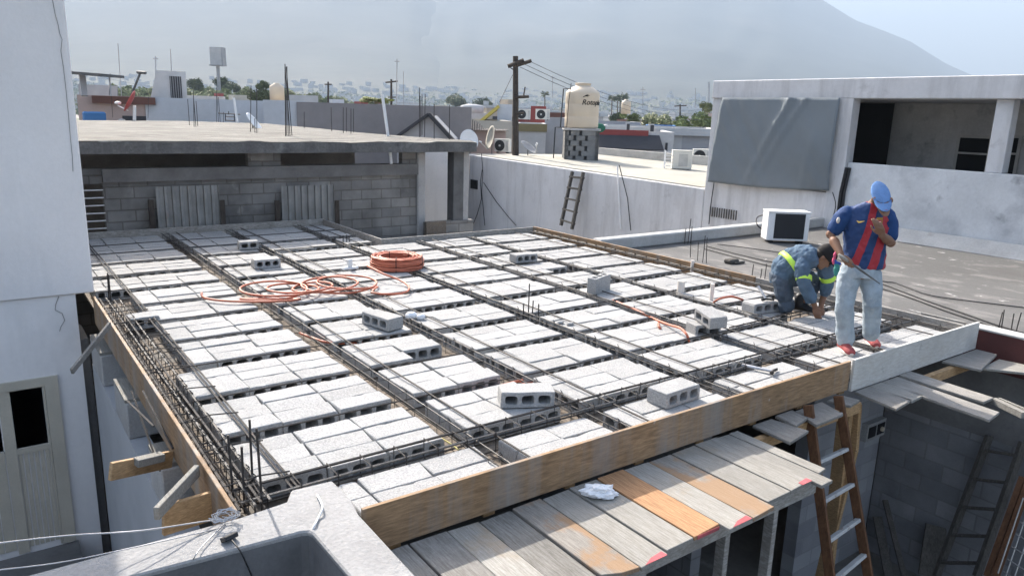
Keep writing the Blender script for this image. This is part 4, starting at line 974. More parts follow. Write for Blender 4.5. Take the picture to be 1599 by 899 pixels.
cable('hose_piece', [oz(468, 520, -.03), oz(490, 528, -.03), oz(510, 534, -.02), oz(545, 536, -.06), oz(565, 534, -.08)], .012, m_hose, 'orange hose sunk in the second gap, left centre of the deck', 'hose', n=7)
cable('hose_piece', [oz(722, 618, -.07), oz(760, 608, -.06), oz(800, 597, -.06), oz(835, 590, -.07)], .0125, m_hose, 'upper orange hose in the gap behind the near loose block', 'hose', n=7)
cable('hose_piece', [oz(715, 623, -.08), oz(760, 614, -.08), oz(812, 601, -.08), oz(845, 594, -.09)], .0125, m_hose, 'lower orange hose in the gap behind the near loose block', 'hose', n=7)
cable('cable', [oz(612, 640, -.06), oz(650, 662, -.05), oz(700, 690, -.05), oz(716, 702, -.05)], .006, mat('yellow_cord', (.6, .52, .22), bump=0), 'pale yellow cord lying in the gap left of the near loose block', 'cord')
# chips and rubble on blocks
for (x, yy, s_, lab) in ((545, 421, .05, 'small white fitting on the blocks left of the hose coil'),):
    p = oz(x, yy, 0); w = MB(); w.box(p.x-.10, p.y-.04, .002, p.x+.12, p.y+.04, .04); w.box(p.x-.02, p.y-.03, .04, p.x+.04, p.y+.03, .14); solo('pipe_fitting', w, m_whitep, lab, 'pipe fitting', bevel=.008)
p = oz(642, 497, 0); w = MB(); w.ball(p+Vector((0, 0, .03)), .07, 8, (1, .7, .6)); w.ball(p+Vector((.08, -.06, .02)), .05, 8, (1, .8, .7)); solo('crumpled_paper', w, m_bag, 'small crumpled grey wrapper in the gap beside the left turned loose block', 'litter')
for (x, yy, lab) in ((875, 505, 'left'), (890, 507, 'right')):
    p = oz(x, yy, 0); w = MB(); w.ball(p+Vector((0, 0, .012)), .035, 7, (1.4, .8, .5)); solo('rubble_lump', w, m_conc, '%s of two small rubble lumps near the middle starter bars' % lab, 'rubble')

# hammers
def hammer(label, P, ang, hl, mh, hm, upt=0.):
    T = thing('hammer', label, 'hammer', P, ang)
    w = MB(); w.tube([(0, 0, .02), (0, hl*.5, .02+upt*.5), (0, hl, .02+upt)], [.012, .014, .016], 8); w.build('handle', mh, T, world=False)
    w = MB(); w.tube([(-.055, 0, .02), (.0, 0, .024), (.03, 0, .02)], [.018, .012, .014], 8); w.beam((.03, 0, .02), (.10, -.01, .012), .022, .012); w.build('head', hm, T, world=False, bevel=.002)
P = oz(1207, 583, .004); hammer('claw hammer with pale metal handle lying near the front right board', P, radians(22), .26, m_wire, m_steel, .0)
P = oz(1196, 470, .124); hammer('black hammer resting on the stacked block before the crouching worker', P, radians(-15), .15, m_wire, m_black, .11)

# ================================================================== PLATFORM OF PLANKS
seam = [1.42, 1.67, 1.905, 2.115, 2.345, 2.565, 2.785, 3.01, 3.245, 3.475, 3.70, 3.945, 4.19, 4.315, 4.42]
yend = [2.2, 2.25, 2.28, 2.30, 2.33, 2.33, 2.36, 2.36, 2.31, 2.32, 2.385, 2.385, 2.325, 2.43, 2.47]
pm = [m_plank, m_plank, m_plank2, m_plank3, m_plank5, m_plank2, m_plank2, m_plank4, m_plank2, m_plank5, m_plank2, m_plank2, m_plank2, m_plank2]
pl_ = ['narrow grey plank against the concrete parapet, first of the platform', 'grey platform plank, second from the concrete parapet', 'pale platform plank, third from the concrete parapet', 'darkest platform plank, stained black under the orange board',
       'platform plank with a broken brown tinged end, right of the darkest', 'pale platform plank with a red painted tip, left end under the plastic bag', 'pale platform plank beneath the white plastic bag', 'bright orange new platform plank with red tip',
       'pale platform plank right of the orange one with a bright red tip', 'platform plank with an orange brown stain in its sunlit half', 'plain pale platform plank right of the stained one', 'wide pale platform plank with faint red tip, nearest the brown ladder',
       'narrow platform plank second from the ladder side', 'thin last strip of the platform touching the brown ladder']
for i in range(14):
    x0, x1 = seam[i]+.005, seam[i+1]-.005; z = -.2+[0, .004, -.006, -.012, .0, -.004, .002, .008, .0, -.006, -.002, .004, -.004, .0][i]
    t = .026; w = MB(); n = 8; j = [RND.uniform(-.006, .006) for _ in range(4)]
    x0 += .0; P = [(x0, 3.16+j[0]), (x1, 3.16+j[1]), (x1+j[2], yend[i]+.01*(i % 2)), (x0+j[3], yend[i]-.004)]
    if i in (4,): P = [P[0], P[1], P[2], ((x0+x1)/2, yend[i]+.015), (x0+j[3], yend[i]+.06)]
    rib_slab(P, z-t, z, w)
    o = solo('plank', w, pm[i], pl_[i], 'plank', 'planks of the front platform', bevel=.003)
    if i in (5, 8, 11, 7):
        w = MB(); (xa, ya), (xb, yb) = P[-1], P[-2]
        if i == 7: w.box(x0+.02, yend[i]-.0065, z-t+.002, x1-.02, yend[i]-.0045, z-.002)
        else:
            wdt = (x1-x0); rib_slab([(x0+wdt*(.15 if i != 11 else .5), ya+.002), (x1-.012, ya+.004), (x1-.016, ya+.045), (x0+wdt*.5, ya+.034)], z+.0008, z+.003, w)
        me = w.build('painted_tip', m_red, o, world=False); me.data.transform(Matrix.Translation(-o.location))
w = MB(); w.beam((1.45, 2.44, -.305), (4.36, 2.47, -.305), .13, .028); solo('edge_beam', w, m_greyboard, 'grey edge board under the near ends of the platform planks', 'beam', bevel=.003)
w = MB(); w.beam((1.45, 3.02, -.27), (4.36, 3.02, -.27), .08, .04); solo('edge_beam', w, m_wood2, 'joist under the platform planks beside the form board', 'beam', bevel=.003)
for i, (x, lab) in enumerate(((1.9, 'leftmost'), (2.75, 'second'), (3.47, 'third'), (3.95, 'rightmost'))):
    w = MB(); w.beam((x, 2.49+.012, -3.0), (x, 2.49+.012, -.372 if i else -.372), .07, .045, (0, 1, 0)); solo('wooden_prop', w, m_greyboard, '%s wooden prop below the platform edge board' % lab, 'post', 'props below the platform', bevel=.003)
def flatplank(label, poly, z, m, t=.024, red=None):
    w = MB(); rib_slab(poly, z-t, z, w); return solo('plank', w, m, label, 'plank', 'planks sticking out under the front right board', bevel=.003)
Q = lambda *a: [tuple(onz(x, yy, -.2)[:2]) for x, yy in a]
def quad(pts):  # ensure CCW
    a = sum(p[0]*q[1]-q[0]*p[1] for p, q in zip(pts, pts[1:]+pts[:1])); return pts if a > 0 else pts[::-1]
flatplank('short grey plank left of the brown ladder, lower one', quad([(4.60, 3.16), (4.83, 3.16), tuple(onz(1263, 672, -.2)[:2]), tuple(onz(1234, 690, -.2)[:2])]), -.2, m_plank)
flatplank('short grey plank tucked left of the brown ladder, upper one', quad([(4.88, 3.16), (5.10, 3.16), tuple(onz(1260, 655, -.2)[:2]), tuple(onz(1243, 667, -.2)[:2])]), -.185, m_plank)
flatplank('grey plank crossing behind the top of the brown ladder', quad([(5.14, 3.16), (5.52, 3.16), tuple(onz(1317, 645, -.2)[:2]), tuple(onz(1275, 662, -.2)[:2])]), -.205, m_plank)
flatplank('small square ended plank right of the brown ladder top', quad([(5.60, 3.16), (5.82, 3.16), tuple(onz(1343, 622, -.2)[:2]), tuple(onz(1329, 631, -.2)[:2])]), -.21, m_plank)
flatplank('wide grey plank under the joint of the two front boards, sunlit tip', quad([(5.98, 3.14), (6.22, 3.14), tuple(onz(1424, 624, -.2)[:2]), tuple(onz(1400, 638, -.2)[:2])]), -.2, m_plank)
flatplank('second grey plank right of the joint of the front boards, notched tip', quad([(6.23, 3.14), (6.42, 3.14), tuple(onz(1442, 617, -.2)[:2]), tuple(onz(1424, 626, -.2)[:2])]), -.2, m_plank2)
flatplank('longest grey plank reaching out over the pit', quad([(6.43, 3.14), (6.70, 3.14), tuple(onz(1561, 643, -.2)[:2]), tuple(onz(1545, 655, -.2)[:2])]), -.2, m_plank)
flatplank('long sunlit plank beside the longest one over the pit', quad([(6.73, 3.14), (6.93, 3.14), tuple(onz(1552, 622, -.2)[:2]), tuple(onz(1536, 629, -.2)[:2])]), -.19, m_plank)
flatplank('wide grey plank at the far right corner under the board end', quad([(7.55, 3.14), (8.30, 3.14), tuple(onz(1557, 553, -.2)[:2]), tuple(onz(1532, 577, -.2)[:2])]), -.2, m_plank)
flatplank('pale plank running right towards the maroon wall', quad([tuple(onz(1532, 574, -.23)[:2]), tuple(onz(1560, 560, -.23)[:2]), (8.33, 2.44), (8.30, 2.2)]), -.232, m_plank2)
w = MB(); w.beam((6.9, 3.05, -.28), (8.2, 3.05, -.28), .09, .05); w.beam((4.5, 3.05, -.29), (5.9, 3.05, -.29), .09, .05); solo('edge_beam', w, m_wood2, 'yellowish joist under the right hand planks', 'beam')
w = MB(); a = onz(1551, 625, -.22); b = onz(1599, 648, -.22); w.beam(a, b, .05, .05); w.beam(a+Vector((.03, -.03, .02)), b+Vector((.05, 0, .03)), .02, .02); solo('broken_stick', w, m_plank2, 'splintered stick at the tip of the long planks near the right edge', 'stick')
# white plastic bag
bm = bmesh.new(); bmesh.ops.create_icosphere(bm, subdivisions=4, radius=1)
for v in bm.verts:
    n = noise.fractal(v.co*1.3, 1., 2., 4)*.38+abs(noise.noise(v.co*3.0))*.22; v.co *= .8+n
    v.co.x *= .125; v.co.y *= .065; v.co.z = max(v.co.z, -.45)*.05
me = bpy.data.meshes.new('plastic_bag'); bm.to_mesh(me); bm.free(); me.materials.append(m_bag)
o = bpy.data.objects.new('plastic_bag', me); COL.objects.link(o); P = onz(936, 776, -.2); o.location = (P.x+.01, P.y, -.168); o.rotation_euler[2] = -.45
tag(o, 'crumpled white plastic bag lying on the pale platform planks', 'bag')

# ================================================================== LADDERS AND LUMBER IN THE PIT
lt, rt_ = aty(1262, 632, 3.06), aty(1309, 618, 3.06)
lb_, rb_ = onz(1372, 1150, -3.0), onz(1432, 1120, -3.0)
lb_ = aty(1296, 899, 2.62); rb_ = aty(1356, 899, 2.62)
ext = 1.0
l0 = lt+(lb_-lt)*((lt.z+3)/(lt.z-lb_.z)); r0_ = rt_+(rb_-rt_)*((rt_.z+3)/(rt_.z-rb_.z))
nr = 10
ladder('wooden_ladder', 'brown wooden ladder with cement splashed rungs leaning on the front form board', l0, lt, r0_, rt_, 10, m_rail, m_rung, .075, .035, (.045, .028), .012, skip=(.02, .0))
w = MB(); w.beam(aty(1322, 628, 3.3), aty(1290, 899, 3.5), .12, .06, (0, 1, 0)); w.beam(aty(1336, 630, 3.28), aty(1331, 700, 3.28), .10, .05, (0, 1, 0)); w.beam(aty(1331, 700, 3.28), Vector((aty(1290, 899, 3.5).x, 3.6, -3)), .10, .05, (0, 1, 0))
solo('wooden_prop', w, m_wood2, 'brown timber prop standing behind the brown ladder', 'post', bevel=.003)
ladder('wooden_ladder', 'dark old lumber ladder leaning on the block wall of the pit', atx(1462, 899, 7.95), atx(1545, 680, 8.28), atx(1525, 899, 7.8), atx(1598, 690, 8.2), 5, m_oldwood, m_oldwood, .07, .05, (.06, .03), .02)
def lean(label, a, b, w_=.14, m=m_oldwood):
    mb = MB(); mb.beam(a, b, w_, .03, (1, -1, 0)); solo('plank', mb, m, label, 'plank', 'planks leaning in the pit corner', bevel=.003)
lean('dark plank leaning in the pit corner, widest and left', atx(1388, 899, 7.9), atx(1370, 806, 8.2), .10)
lean('dark plank leaning in the pit corner, tallest and thin', atx(1412, 899, 7.95), atx(1382, 780, 8.28), .06)
lean('broad dark board leaning on the pit wall before the old ladder', atx(1450, 899, 8.1), atx(1462, 820, 8.3), .22)
w = MB(); w.beam(atx(1543, 899, 7.3), atx(1599, 745, 7.6), .09, .05); w.beam(atx(1555, 899, 7.25), atx(1612, 735, 7.6), .05, .05); solo('gate_frame', w, m_rail, 'leaning brown timber frame beside the wire mesh, lower right', 'frame')
w = MB()
A, B = atx(1565, 899, 7.1), atx(1605, 780, 7.35); C_ = atx(1640, 950, 6.8)
for k in range(9):
    t = k/8*1.3-.1; w.tube([A.lerp(B, t), A.lerp(B, t)+(C_-A)*1.2], .006, 4)
    w.tube([A+(C_-A)*t, B+(C_-A)*t], .006, 4)
solo('wire_mesh', w, m_wire, 'grey wire mesh panel leaning in the lower right corner', 'mesh')
# wires at the parapet corner
T = thing('wire_bundle', 'tangle of aluminium wires with black clip at the parapet corner', 'wire', onz(352, 815, .05))
w = MB()
cc = onz(352, 815, .06)
for k in range(16):
    a = RND.uniform(0, 6.3); r = RND.uniform(.03, .08)
    w.tube([cc+Vector((r*cos(a+t)*(1-.1*t), r*.7*sin(a+t), .02+.03*RND.random())) for t in (0, .8, 1.7, 2.6, 3.4)], .0022, 4)
w.build('tangle', m_wire, T)
w = MB(); c3 = onz(358, 838, .07); M_ = Matrix.Translation(c3) @ Matrix.Rotation(.3, 4, 'Z') @ Matrix.Rotation(-.5, 4, 'X'); w.box(-.035, -.025, -.012, .035, .025, .012, M_); w.build('clip', m_black, T, bevel=.004)
cable('wire', [onz(-40, 852, .3), onz(100, 836, .22), onz(220, 828, .16), onz(330, 812, .07), cc], .004, m_wire, 'upper aluminium wire stretched left from the parapet corner', 'wire')
cable('wire', [onz(-30, 892, .2), onz(90, 878, .16), onz(200, 856, .1), cc+Vector((-.05, -.02, -.01))], .003, m_wire, 'lower aluminium wire stretched left from the parapet corner', 'wire')
cable('wire', [cc, onz(318, 850, .065), onz(303, 870, .06), onz(293, 899, -.1), onz(290, 930, -.2)], .003, m_wire, 'wire hanging into the pit left of the clip', 'wire')
cable('wire', [c3, onz(374, 858, .062), onz(385, 880, -.02), onz(396, 905, -.15)], .004, m_black, 'dark wire hanging into the pit from the black clip', 'wire')
cable('cable', [onz(495, 772, .06), onz(502, 785, .075), onz(503, 795, .075), onz(497, 808, .06), onz(489, 825, .05), onz(481, 850, -.1), onz(477, 880, -.3), onz(476, 899, -.5)], .006, m_acw2, 'pale cable bent over the parapet rim into the pit', 'cable')
# ================================================================== CITY BEHIND
YAW = -radians(36)
def pal(n, c, **k): return mat(n, c, rough=.9, var=.1, scale=.5, bump=0, bscale=3, fine=.1, **k)
m_c = dict(white=pal('city_white', (.46, .46, .46), stain=[((.42, .41, .4), .6, .4, .2, .5)]), grey=pal('city_grey', (.34, .34, .35)), tan=pal('city_tan', (.42, .35, .27)), mauve=pal('city_mauve', (.23, .215, .215)),
           pink=pal('city_pink', (.42, .33, .30)), red=pal('city_red', (.24, .06, .055)), blue=pal('city_blue', (.06, .17, .36)), cream=pal('city_cream', (.40, .38, .33)), dark=pal('city_dark', (.05, .05, .055)), lblue=pal('city_pale_blue', (.46, .48, .51)),
           roof=pal('city_roof', (.33, .32, .30)), brown=pal('city_brown', (.14, .07, .055)), yellow=pal('city_yellow', (.5, .4, .1)), green=pal('city_green', (.03, .14, .09)))
def bld(label, x0, x1, yt, D, mc='white', depth=6., rot=0., cat='building', name='house', par=.25, wins=(), roofm='roof', base=-3.0, parent=None, slope=0.):
    """building with its front towards us: px span x0..x1, top at pixel row yt, D metres off; wins = (u0,u1,v0,v1) fractions"""
    xm = (x0+x1)/2; T = atd(xm, yt, D); wd = (x1-x0)*D/F_; h = T.z-base
    t = thing(name, label, cat, (T.x, T.y, base), -math.atan2(T.x, T.y)+rot)
    w = MB(); w.box(-wd/2, 0, 0, wd/2, depth, h-par)
    ps = .18
    for a in ((-wd/2, 0, wd/2, ps), (-wd/2, depth-ps, wd/2, depth), (-wd/2, ps, -wd/2+ps, depth-ps), (wd/2-ps, ps, wd/2, depth-ps)):
        w.box(a[0], a[1], h-par, a[2], a[3], h+(slope*(a[0]+a[2])/2 if slope else 0))
    w.build('wall', m_c[mc], t, world=False)
    w = MB(); w.box(-wd/2+ps, ps, h-par, wd/2-ps, depth-ps, h-par+.02); w.build('roof', m_c[roofm], t, world=False)
    for (u0, u1, z0, z1) in wins:
        w = MB(); w.box(-wd/2+u0*wd, -.03, h-z1, -wd/2+u1*wd, .002, h-z0); w.build('window', m_c['dark'], t, world=False)
    return t, wd, h
bld('long grey white rooftop wall with a stepped hut behind the rough slab, left', 234, 416, 155, 30, 'lblue', 5, -.12)
bld('pale blue white end block beside the long mauve wall', 412, 475, 157, 26.5, 'lblue', 5, 0)
bld('long dull mauve rooftop wall behind the rough slab', 468, 738, 163.5, 27.2, 'mauve', 7, .05)
t, wd, h = bld('white slant sided stair hut with dark barred gate', 246, 288, 111, 32, 'white', 1.6, 0, base=.5)
w = MB(); w.prism([(-wd/2-.75, 0), (-wd/2, 0), (-wd/2, h)], .02, 1.2); w.build('slanted_side', m_c['white'], t, world=False)
w = MB(); w.box(-.08, -.04, .15, .38, -.002, h-.22); w.build('gate_opening', m_c['dark'], t, world=False)
w = MB()
for k in range(5): w.box(-.05+.09*k, -.07, .15, -.03+.09*k, -.045, h-.22)
w.box(-.08, -.07, .45, .38, -.046, .48); w.box(-.08, -.07, .9, .38, -.046, .93); w.build('bars', m_c['grey'], t, world=False)
bld('white boxy roof hut above the mauve wall, left end', 452, 496, 149, 34, 'white', 4, .0)
t, wd, h = bld('pinkish house with dark red fascia behind the red dish', 128, 236, 150, 29, 'pink', 6, 0, wins=((.55, .95, .75, 2.2), (.05, .25, .9, 2.4)))
w = MB(); w.box(-wd/2+.5, -.25, h-.30, wd/2, 0, h-.02); w.build('fascia', m_c['brown'], t, world=False)
t, wd, h = bld('grey upper storey set back behind the pinkish house', 126, 180, 133, 36, 'grey', 5, 0)
t = thing('awning', 'flat dark awning on thin posts at the far left skyline', 'awning', atd(152, 118, 27))
a, b = atd(124, 115, 27), atd(176, 119, 27); w = MB(); w.beam(a, b, .10, 1.6); w.build('roof_sheet', m_grille, t)
w = MB(); w.beam(atd(171, 119, 27), atd(173, 150, 27), .05, .05, (0, 1, 0)); w.beam(atd(128, 116, 27), atd(132, 150, 27), .2, .2, (0, 1, 0)); w.build('post', m_c['grey'], t)
P = atd(147, 180, 26); w = MB(); w.box(P.x-.35, P.y-.2, P.z-1, P.x+.35, P.y+.2, P.z+.12); solo('water_barrel', w, m_c['blue'], 'blue barrel behind the slab next to the tall white building', 'barrel', bevel=.05)
bld('low rubble strewn white parapet right of the stair hut', 292, 350, 150, 40, 'white', 3, .1)
# tan tank on roof, utility poles, antennas
def cyl(label, px, y0, y1, wpx, D, m, name='water_tank', cat='water tank', dome=True):
    P = atd(px, y1, D); r = wpx/2*D/F_; h = (y1-y0)*D/F_
    w = MB(); w.loft([((0, 0, z*h), (r*q, 0, 0), (0, r*q, 0)) for z, q in ((0, 1), (.75, 1), (.85, .9), (.95, .45), (1, .4))], 20)
    o = solo(name, w, m, label, cat, smooth=True); o.location = P; return o
cyl('small tan water tank on a far roof left of the rebar bundle', 433, 131, 158, 22, 40, m_beige)
cyl('tiny tan water tank far off right of the big beige tank', 977, 156, 178, 15, 70, m_beige)
def pole(label, px, ytop, ybot, D, wpx, arms=(), m=m_pole):
    P = atd(px, ybot, D); top = near(px, ytop, P); r = wpx/2*D/F_
    t = thing('utility_pole', label, 'utility pole', (P.x, P.y, P.z), 0, None)
    w = MB(); w.tube([Vector((P.x, P.y, -3)), P, top], [r*1.15, r*1.1, r*.85], 8); w.build('pole', m, t)
    for (ax0, ay0, ax1, ay1, th) in arms:
        w = MB(); w.tube([near(ax0, ay0, P, r), near(ax1, ay1, P, r)], th*D/F_/2, 6); w.build('cross_arm', m, t)
    return t, P
UP1, PP = pole('tall dark wooden utility pole with cross arms beside the beige tank', 805, 88, 238, 27, 9.5,
     ((793, 104, 818, 94, 6), (808, 102, 830, 95, 5.5), (804, 152, 826, 151, 4.5), (806, 177, 818, 177, 3.5), (817, 154, 820, 136, 2.2), (797, 106, 806, 112, 1.5)))
pole('distant utility pole with crossarm above the mauve wall, left one', 512.5, 128, 165, 75, 3.2, ((507, 132, 518, 132, 2),))
pole('distant utility pole with wide crossarms above the mauve wall, right one', 611, 124, 165, 62, 3.6, ((602, 129, 621, 127, 2.4), (606, 152, 618, 152, 1.6)))
pole('far utility pole with broad crossarm over the green trees at right', 1062, 163, 190, 80, 2.4, ((1053, 166, 1072, 165, 1.8),))
def mast(label, px, y0, y1, D, wpx=1.0, lean=0, name='antenna_mast', bars=0, cat='antenna'):
    P = atd(px, y1, D); w = MB(); w.tube([P-Vector((0, 0, 1)), near(px+lean, y0, P)], [wpx*D/F_/2]*2, 5)
    for k in range(bars): a = y0+4+6*k; w.tube([near(px+lean-4, a, P), near(px+lean+4, a, P)], wpx*D/F_/2.5, 4)
    return solo(name, w, m_c['grey'], label, cat)
mast('thin crooked antenna mast at the far left skyline', 189, 68, 150, 33, 1.2, -5)
mast('thin antenna rod rising behind the stair hut', 267, 77, 111, 40, 1.2, -1)
mast('faint lattice mast on the hazy skyline left of the stair hut', 243, 88, 125, 500, 2, 0, bars=1)
mast('thin lamp like mast beside the right distant utility pole', 619, 92, 160, 60, 1.3, 1, bars=1)
mast('second faint thin mast right of the lamp like mast', 630, 112, 160, 90, 1, 0)
mast('hazy mast with cross bar left of the palms', 863, 118, 150, 350, 1.2, 0, bars=1)
mast('hazy mast with two cross bars right of the palms', 1004, 136, 165, 300, 1.2, 0, bars=2)
mast('faint thin mast near the terrace house', 1086, 138, 165, 400, 1.4, 0)
mast('faint lattice tower touching the terrace house edge', 1107, 128, 160, 500, 3, 0)
def wire(label, a, b, sag, D0, D1, r=.006):
    A, B = atd(a[0], a[1], D0), atd(b[0], b[1], D1); pts = []
    for k in range(15): t = k/14; p = A.lerp(B, t); p.z -= sag*4*t*(1-t); pts.append(p)
    w = MB(); w.tube(pts, r, 4); return solo('power_line', w, m_black, label, 'power line', 'power lines from the tall pole')
wire('top power line leaving the tall pole to the right', (829, 97), (1125, 166), .9, 27, 60, .010)
wire('middle power line leaving the tall pole to the right', (820, 101), (1125, 175), .9, 27, 60, .010)
wire('lowest power line leaving the tall pole to the right', (812, 105), (1125, 182), .9, 27, 60, .010)
wire('guy wire slanting down left from the tall pole', (804, 110), (780, 160), .0, 27, 26, .012)
wire('faint line across the left sky behind the stair hut', (140, 116), (420, 140), .8, 60, 80, .007)
# billboard
D = 190; P = atd(342, 135, D); t = thing('billboard', 'blank white box billboard on a single post above the trees', 'billboard', (P.x, P.y, -3), YAW)
w = MB(); w.tube([(0, 0, 0), (0, 0, P.z+3+(135-100)*D/F_)], .45, 8); w.build('post', m_c['grey'], t, world=False)
z0 = P.z+3+(135-103)*D/F_; z1 = P.z+3+(135-77)*D/F_
w = MB(); w.box(-1.5, -1, z0, 1.35, 1.4, z1); w.build('panel', m_c['white'], t, world=False); w = MB(); w.box(1.36, -1.02, z0, 1.7, 1.4, z1); w.box(-1.8, -1.2, z0-.25, 1.8, 1.5, z0-.02); w.build('frame', m_c['grey'], t, world=False)
# gable roof and tile roof
P = atd(663, 216, 24.5); t = thing('gable_house', 'small grey gable end with dark roof edges behind the slab rebar', 'house', (P.x, P.y, -3), YAW)
gw, gh = 43*24.5/F_, 37*24.5/F_; zb = P.z+3
w = MB(); w.prism([(-gw, 0), (gw, 0), (gw, zb-.05), (.15, zb+gh-.06), (-gw, zb-.05)], 0, 2.5); w.build('wall', m_c['grey'], t, world=False)
w = MB(); w.beam((-gw-.1, -.05, zb-.05), (.15, -.05, zb+gh), .09, .3, (0, 0, 1)); w.beam((.15, -.05, zb+gh), (gw+.1, -.05, zb-.1), .12, .3, (0, 0, 1)); w.build('roof_edge', m_c['dark'], t, world=False)
t, wd, h = bld('house with dark ribbed tile roof behind the gable end', 676, 790, 203, 30, 'pink', 3, 0)
w = MB(); n = 44; vs = []
for j in range(2):
    for i in range(n*2+1):
        u = i/(n*2); vs.append((-wd/2-.1+(wd+.2)*u, -.3+2.2*j, h-.02+.55*j*sin(pi*min(1, u*1.3+.1))**.6+(.06 if i % 2 else 0)))
w.add(vs, [(i, i+1, n*2+2+i, n*2+1+i) for i in range(n*2)]); w.build('tile_roof', m_c['dark'], t, world=False)
bld('low cream building with a flat pale roof behind the tile roof', 690, 800, 188, 38, 'cream', 8, .05, par=.1)
bld('pale house with three dark windows behind the tile roof', 685, 762, 176, 60, 'white', 8, 0, wins=((.1, .2, .5, 1.3), (.35, .5, .5, 1.3), (.62, .8, .5, 1.3)))
cyl('white dome topped roof tank above the dark windows', 737, 163, 177, 36, 58, m_c['white'], 'roof_dome', 'dome')
w = MB(); P = atd(752, 189, 45); a, b = P, near(780, 166, P); w.beam(a, b, .18, 2.0); w.prism([(0, 0), (0, .1), (.1, 0)], 0, .1, Matrix.Translation(a)); solo('stair_roof', w, m_c['yellow'], 'slanting yellowish stair roof left of the tall pole', 'roof')
bld('grey white box hut beside the slanting stair roof', 777, 800, 163, 44, 'lblue', 2, 0, base=.2)
t, wd, h = bld('white house with olive band between the tall pole and the tank', 806, 853, 193, 40, 'white', 5, 0)
w = MB(); w.box(-wd/2-.05, -.08, h-.42, wd/2+.05, -.002, h-.02); w.build('band', pal('city_olive', (.2, .17, .09)), t, world=False)
bld('bright red house wall above the olive banded house', 829, 853, 166, 52, 'red', 4, 0)
bld('grey block house wall left of the block pedestal', 851, 884, 184, 44, 'grey', 5, 0)
bld('dark red roofed house behind the grey block wall', 853, 884, 176, 58, 'brown', 5, 0)
ac_unit('ac_unit', 'tiny far AC unit on the olive banded house, left one', atd(817, 188, 42), .8, .3, .6, YAW, 'fan', mbody=m_acw)
ac_unit('ac_unit', 'tiny far AC unit on the olive banded house, right one', atd(847, 188, 42), .8, .3, .6, YAW, 'fan', mbody=m_acw)
t, wd, h = bld('long white house with black sloped awning right of the tank', 928, 1052, 205, 36, 'white', 8, .05, wins=((.90, .93, .5, 1.4), (.02, .05, .5, .9)))
w = MB(); w.prism([(-.0, h-.85), (wd*.0, h-.85), (0, h-.85)], 0, .01) if False else None
w.add([(-wd/2+.3, -.75, h-.85), (wd/2-.5, -.75, h-.85), (wd/2-.7, -.01, h-.2), (-wd/2+.1, -.01, h-.2)], [(0, 1, 2, 3)]); o = w.build('awning', m_c['dark'], t, world=False); o.modifiers.new('s', 'SOLIDIFY').thickness = .05
w = MB(); w.box(-wd/2, -.1, h-.22, wd*.18, -.005, h+.05); w.build('red_band', m_c['red'], t, world=False)
t, wd, h = bld('white flat roof bridge like house running to the terrace house', 935, 1122, 199, 42, 'white', 8, .02, par=.15)
w = MB(); w.box(wd*.2, -.03, h-1.9, wd*.47, -.003, h-.42); w.build('opening', m_c['grey'], t, world=False)
w = MB(); w.box(-wd/2, -.3, h-.4, wd/2, -.002, h); w.build('fascia', m_c['white'], t, world=False)
bld('blue roofed shed before the green trees', 1008, 1055, 196, 55, 'blue', 6, 0, roofm='blue')
bld('small white vent box left on the white flat roof', 977, 984, 192, 41, 'white', .6, 0, base=1.4, wins=((.3, .95, .05, .5),)); bld('small white vent box right on the white flat roof', 1012, 1022, 194, 41, 'white', .6, 0, base=1.4, wins=((.4, .95, .05, .5),))
w = MB(); P = atd(935, 200, 34); w.ball(P, .36, 8, (1.2, .5, .6)); solo('green_cover', w, m_c['green'], 'dark green cover right behind the beige tank foot', 'cover')
P = atd(945, 200, 60); bld('grey shed roofs behind the tank, right side', 930, 1000, 190, 60, 'grey', 6, .1)
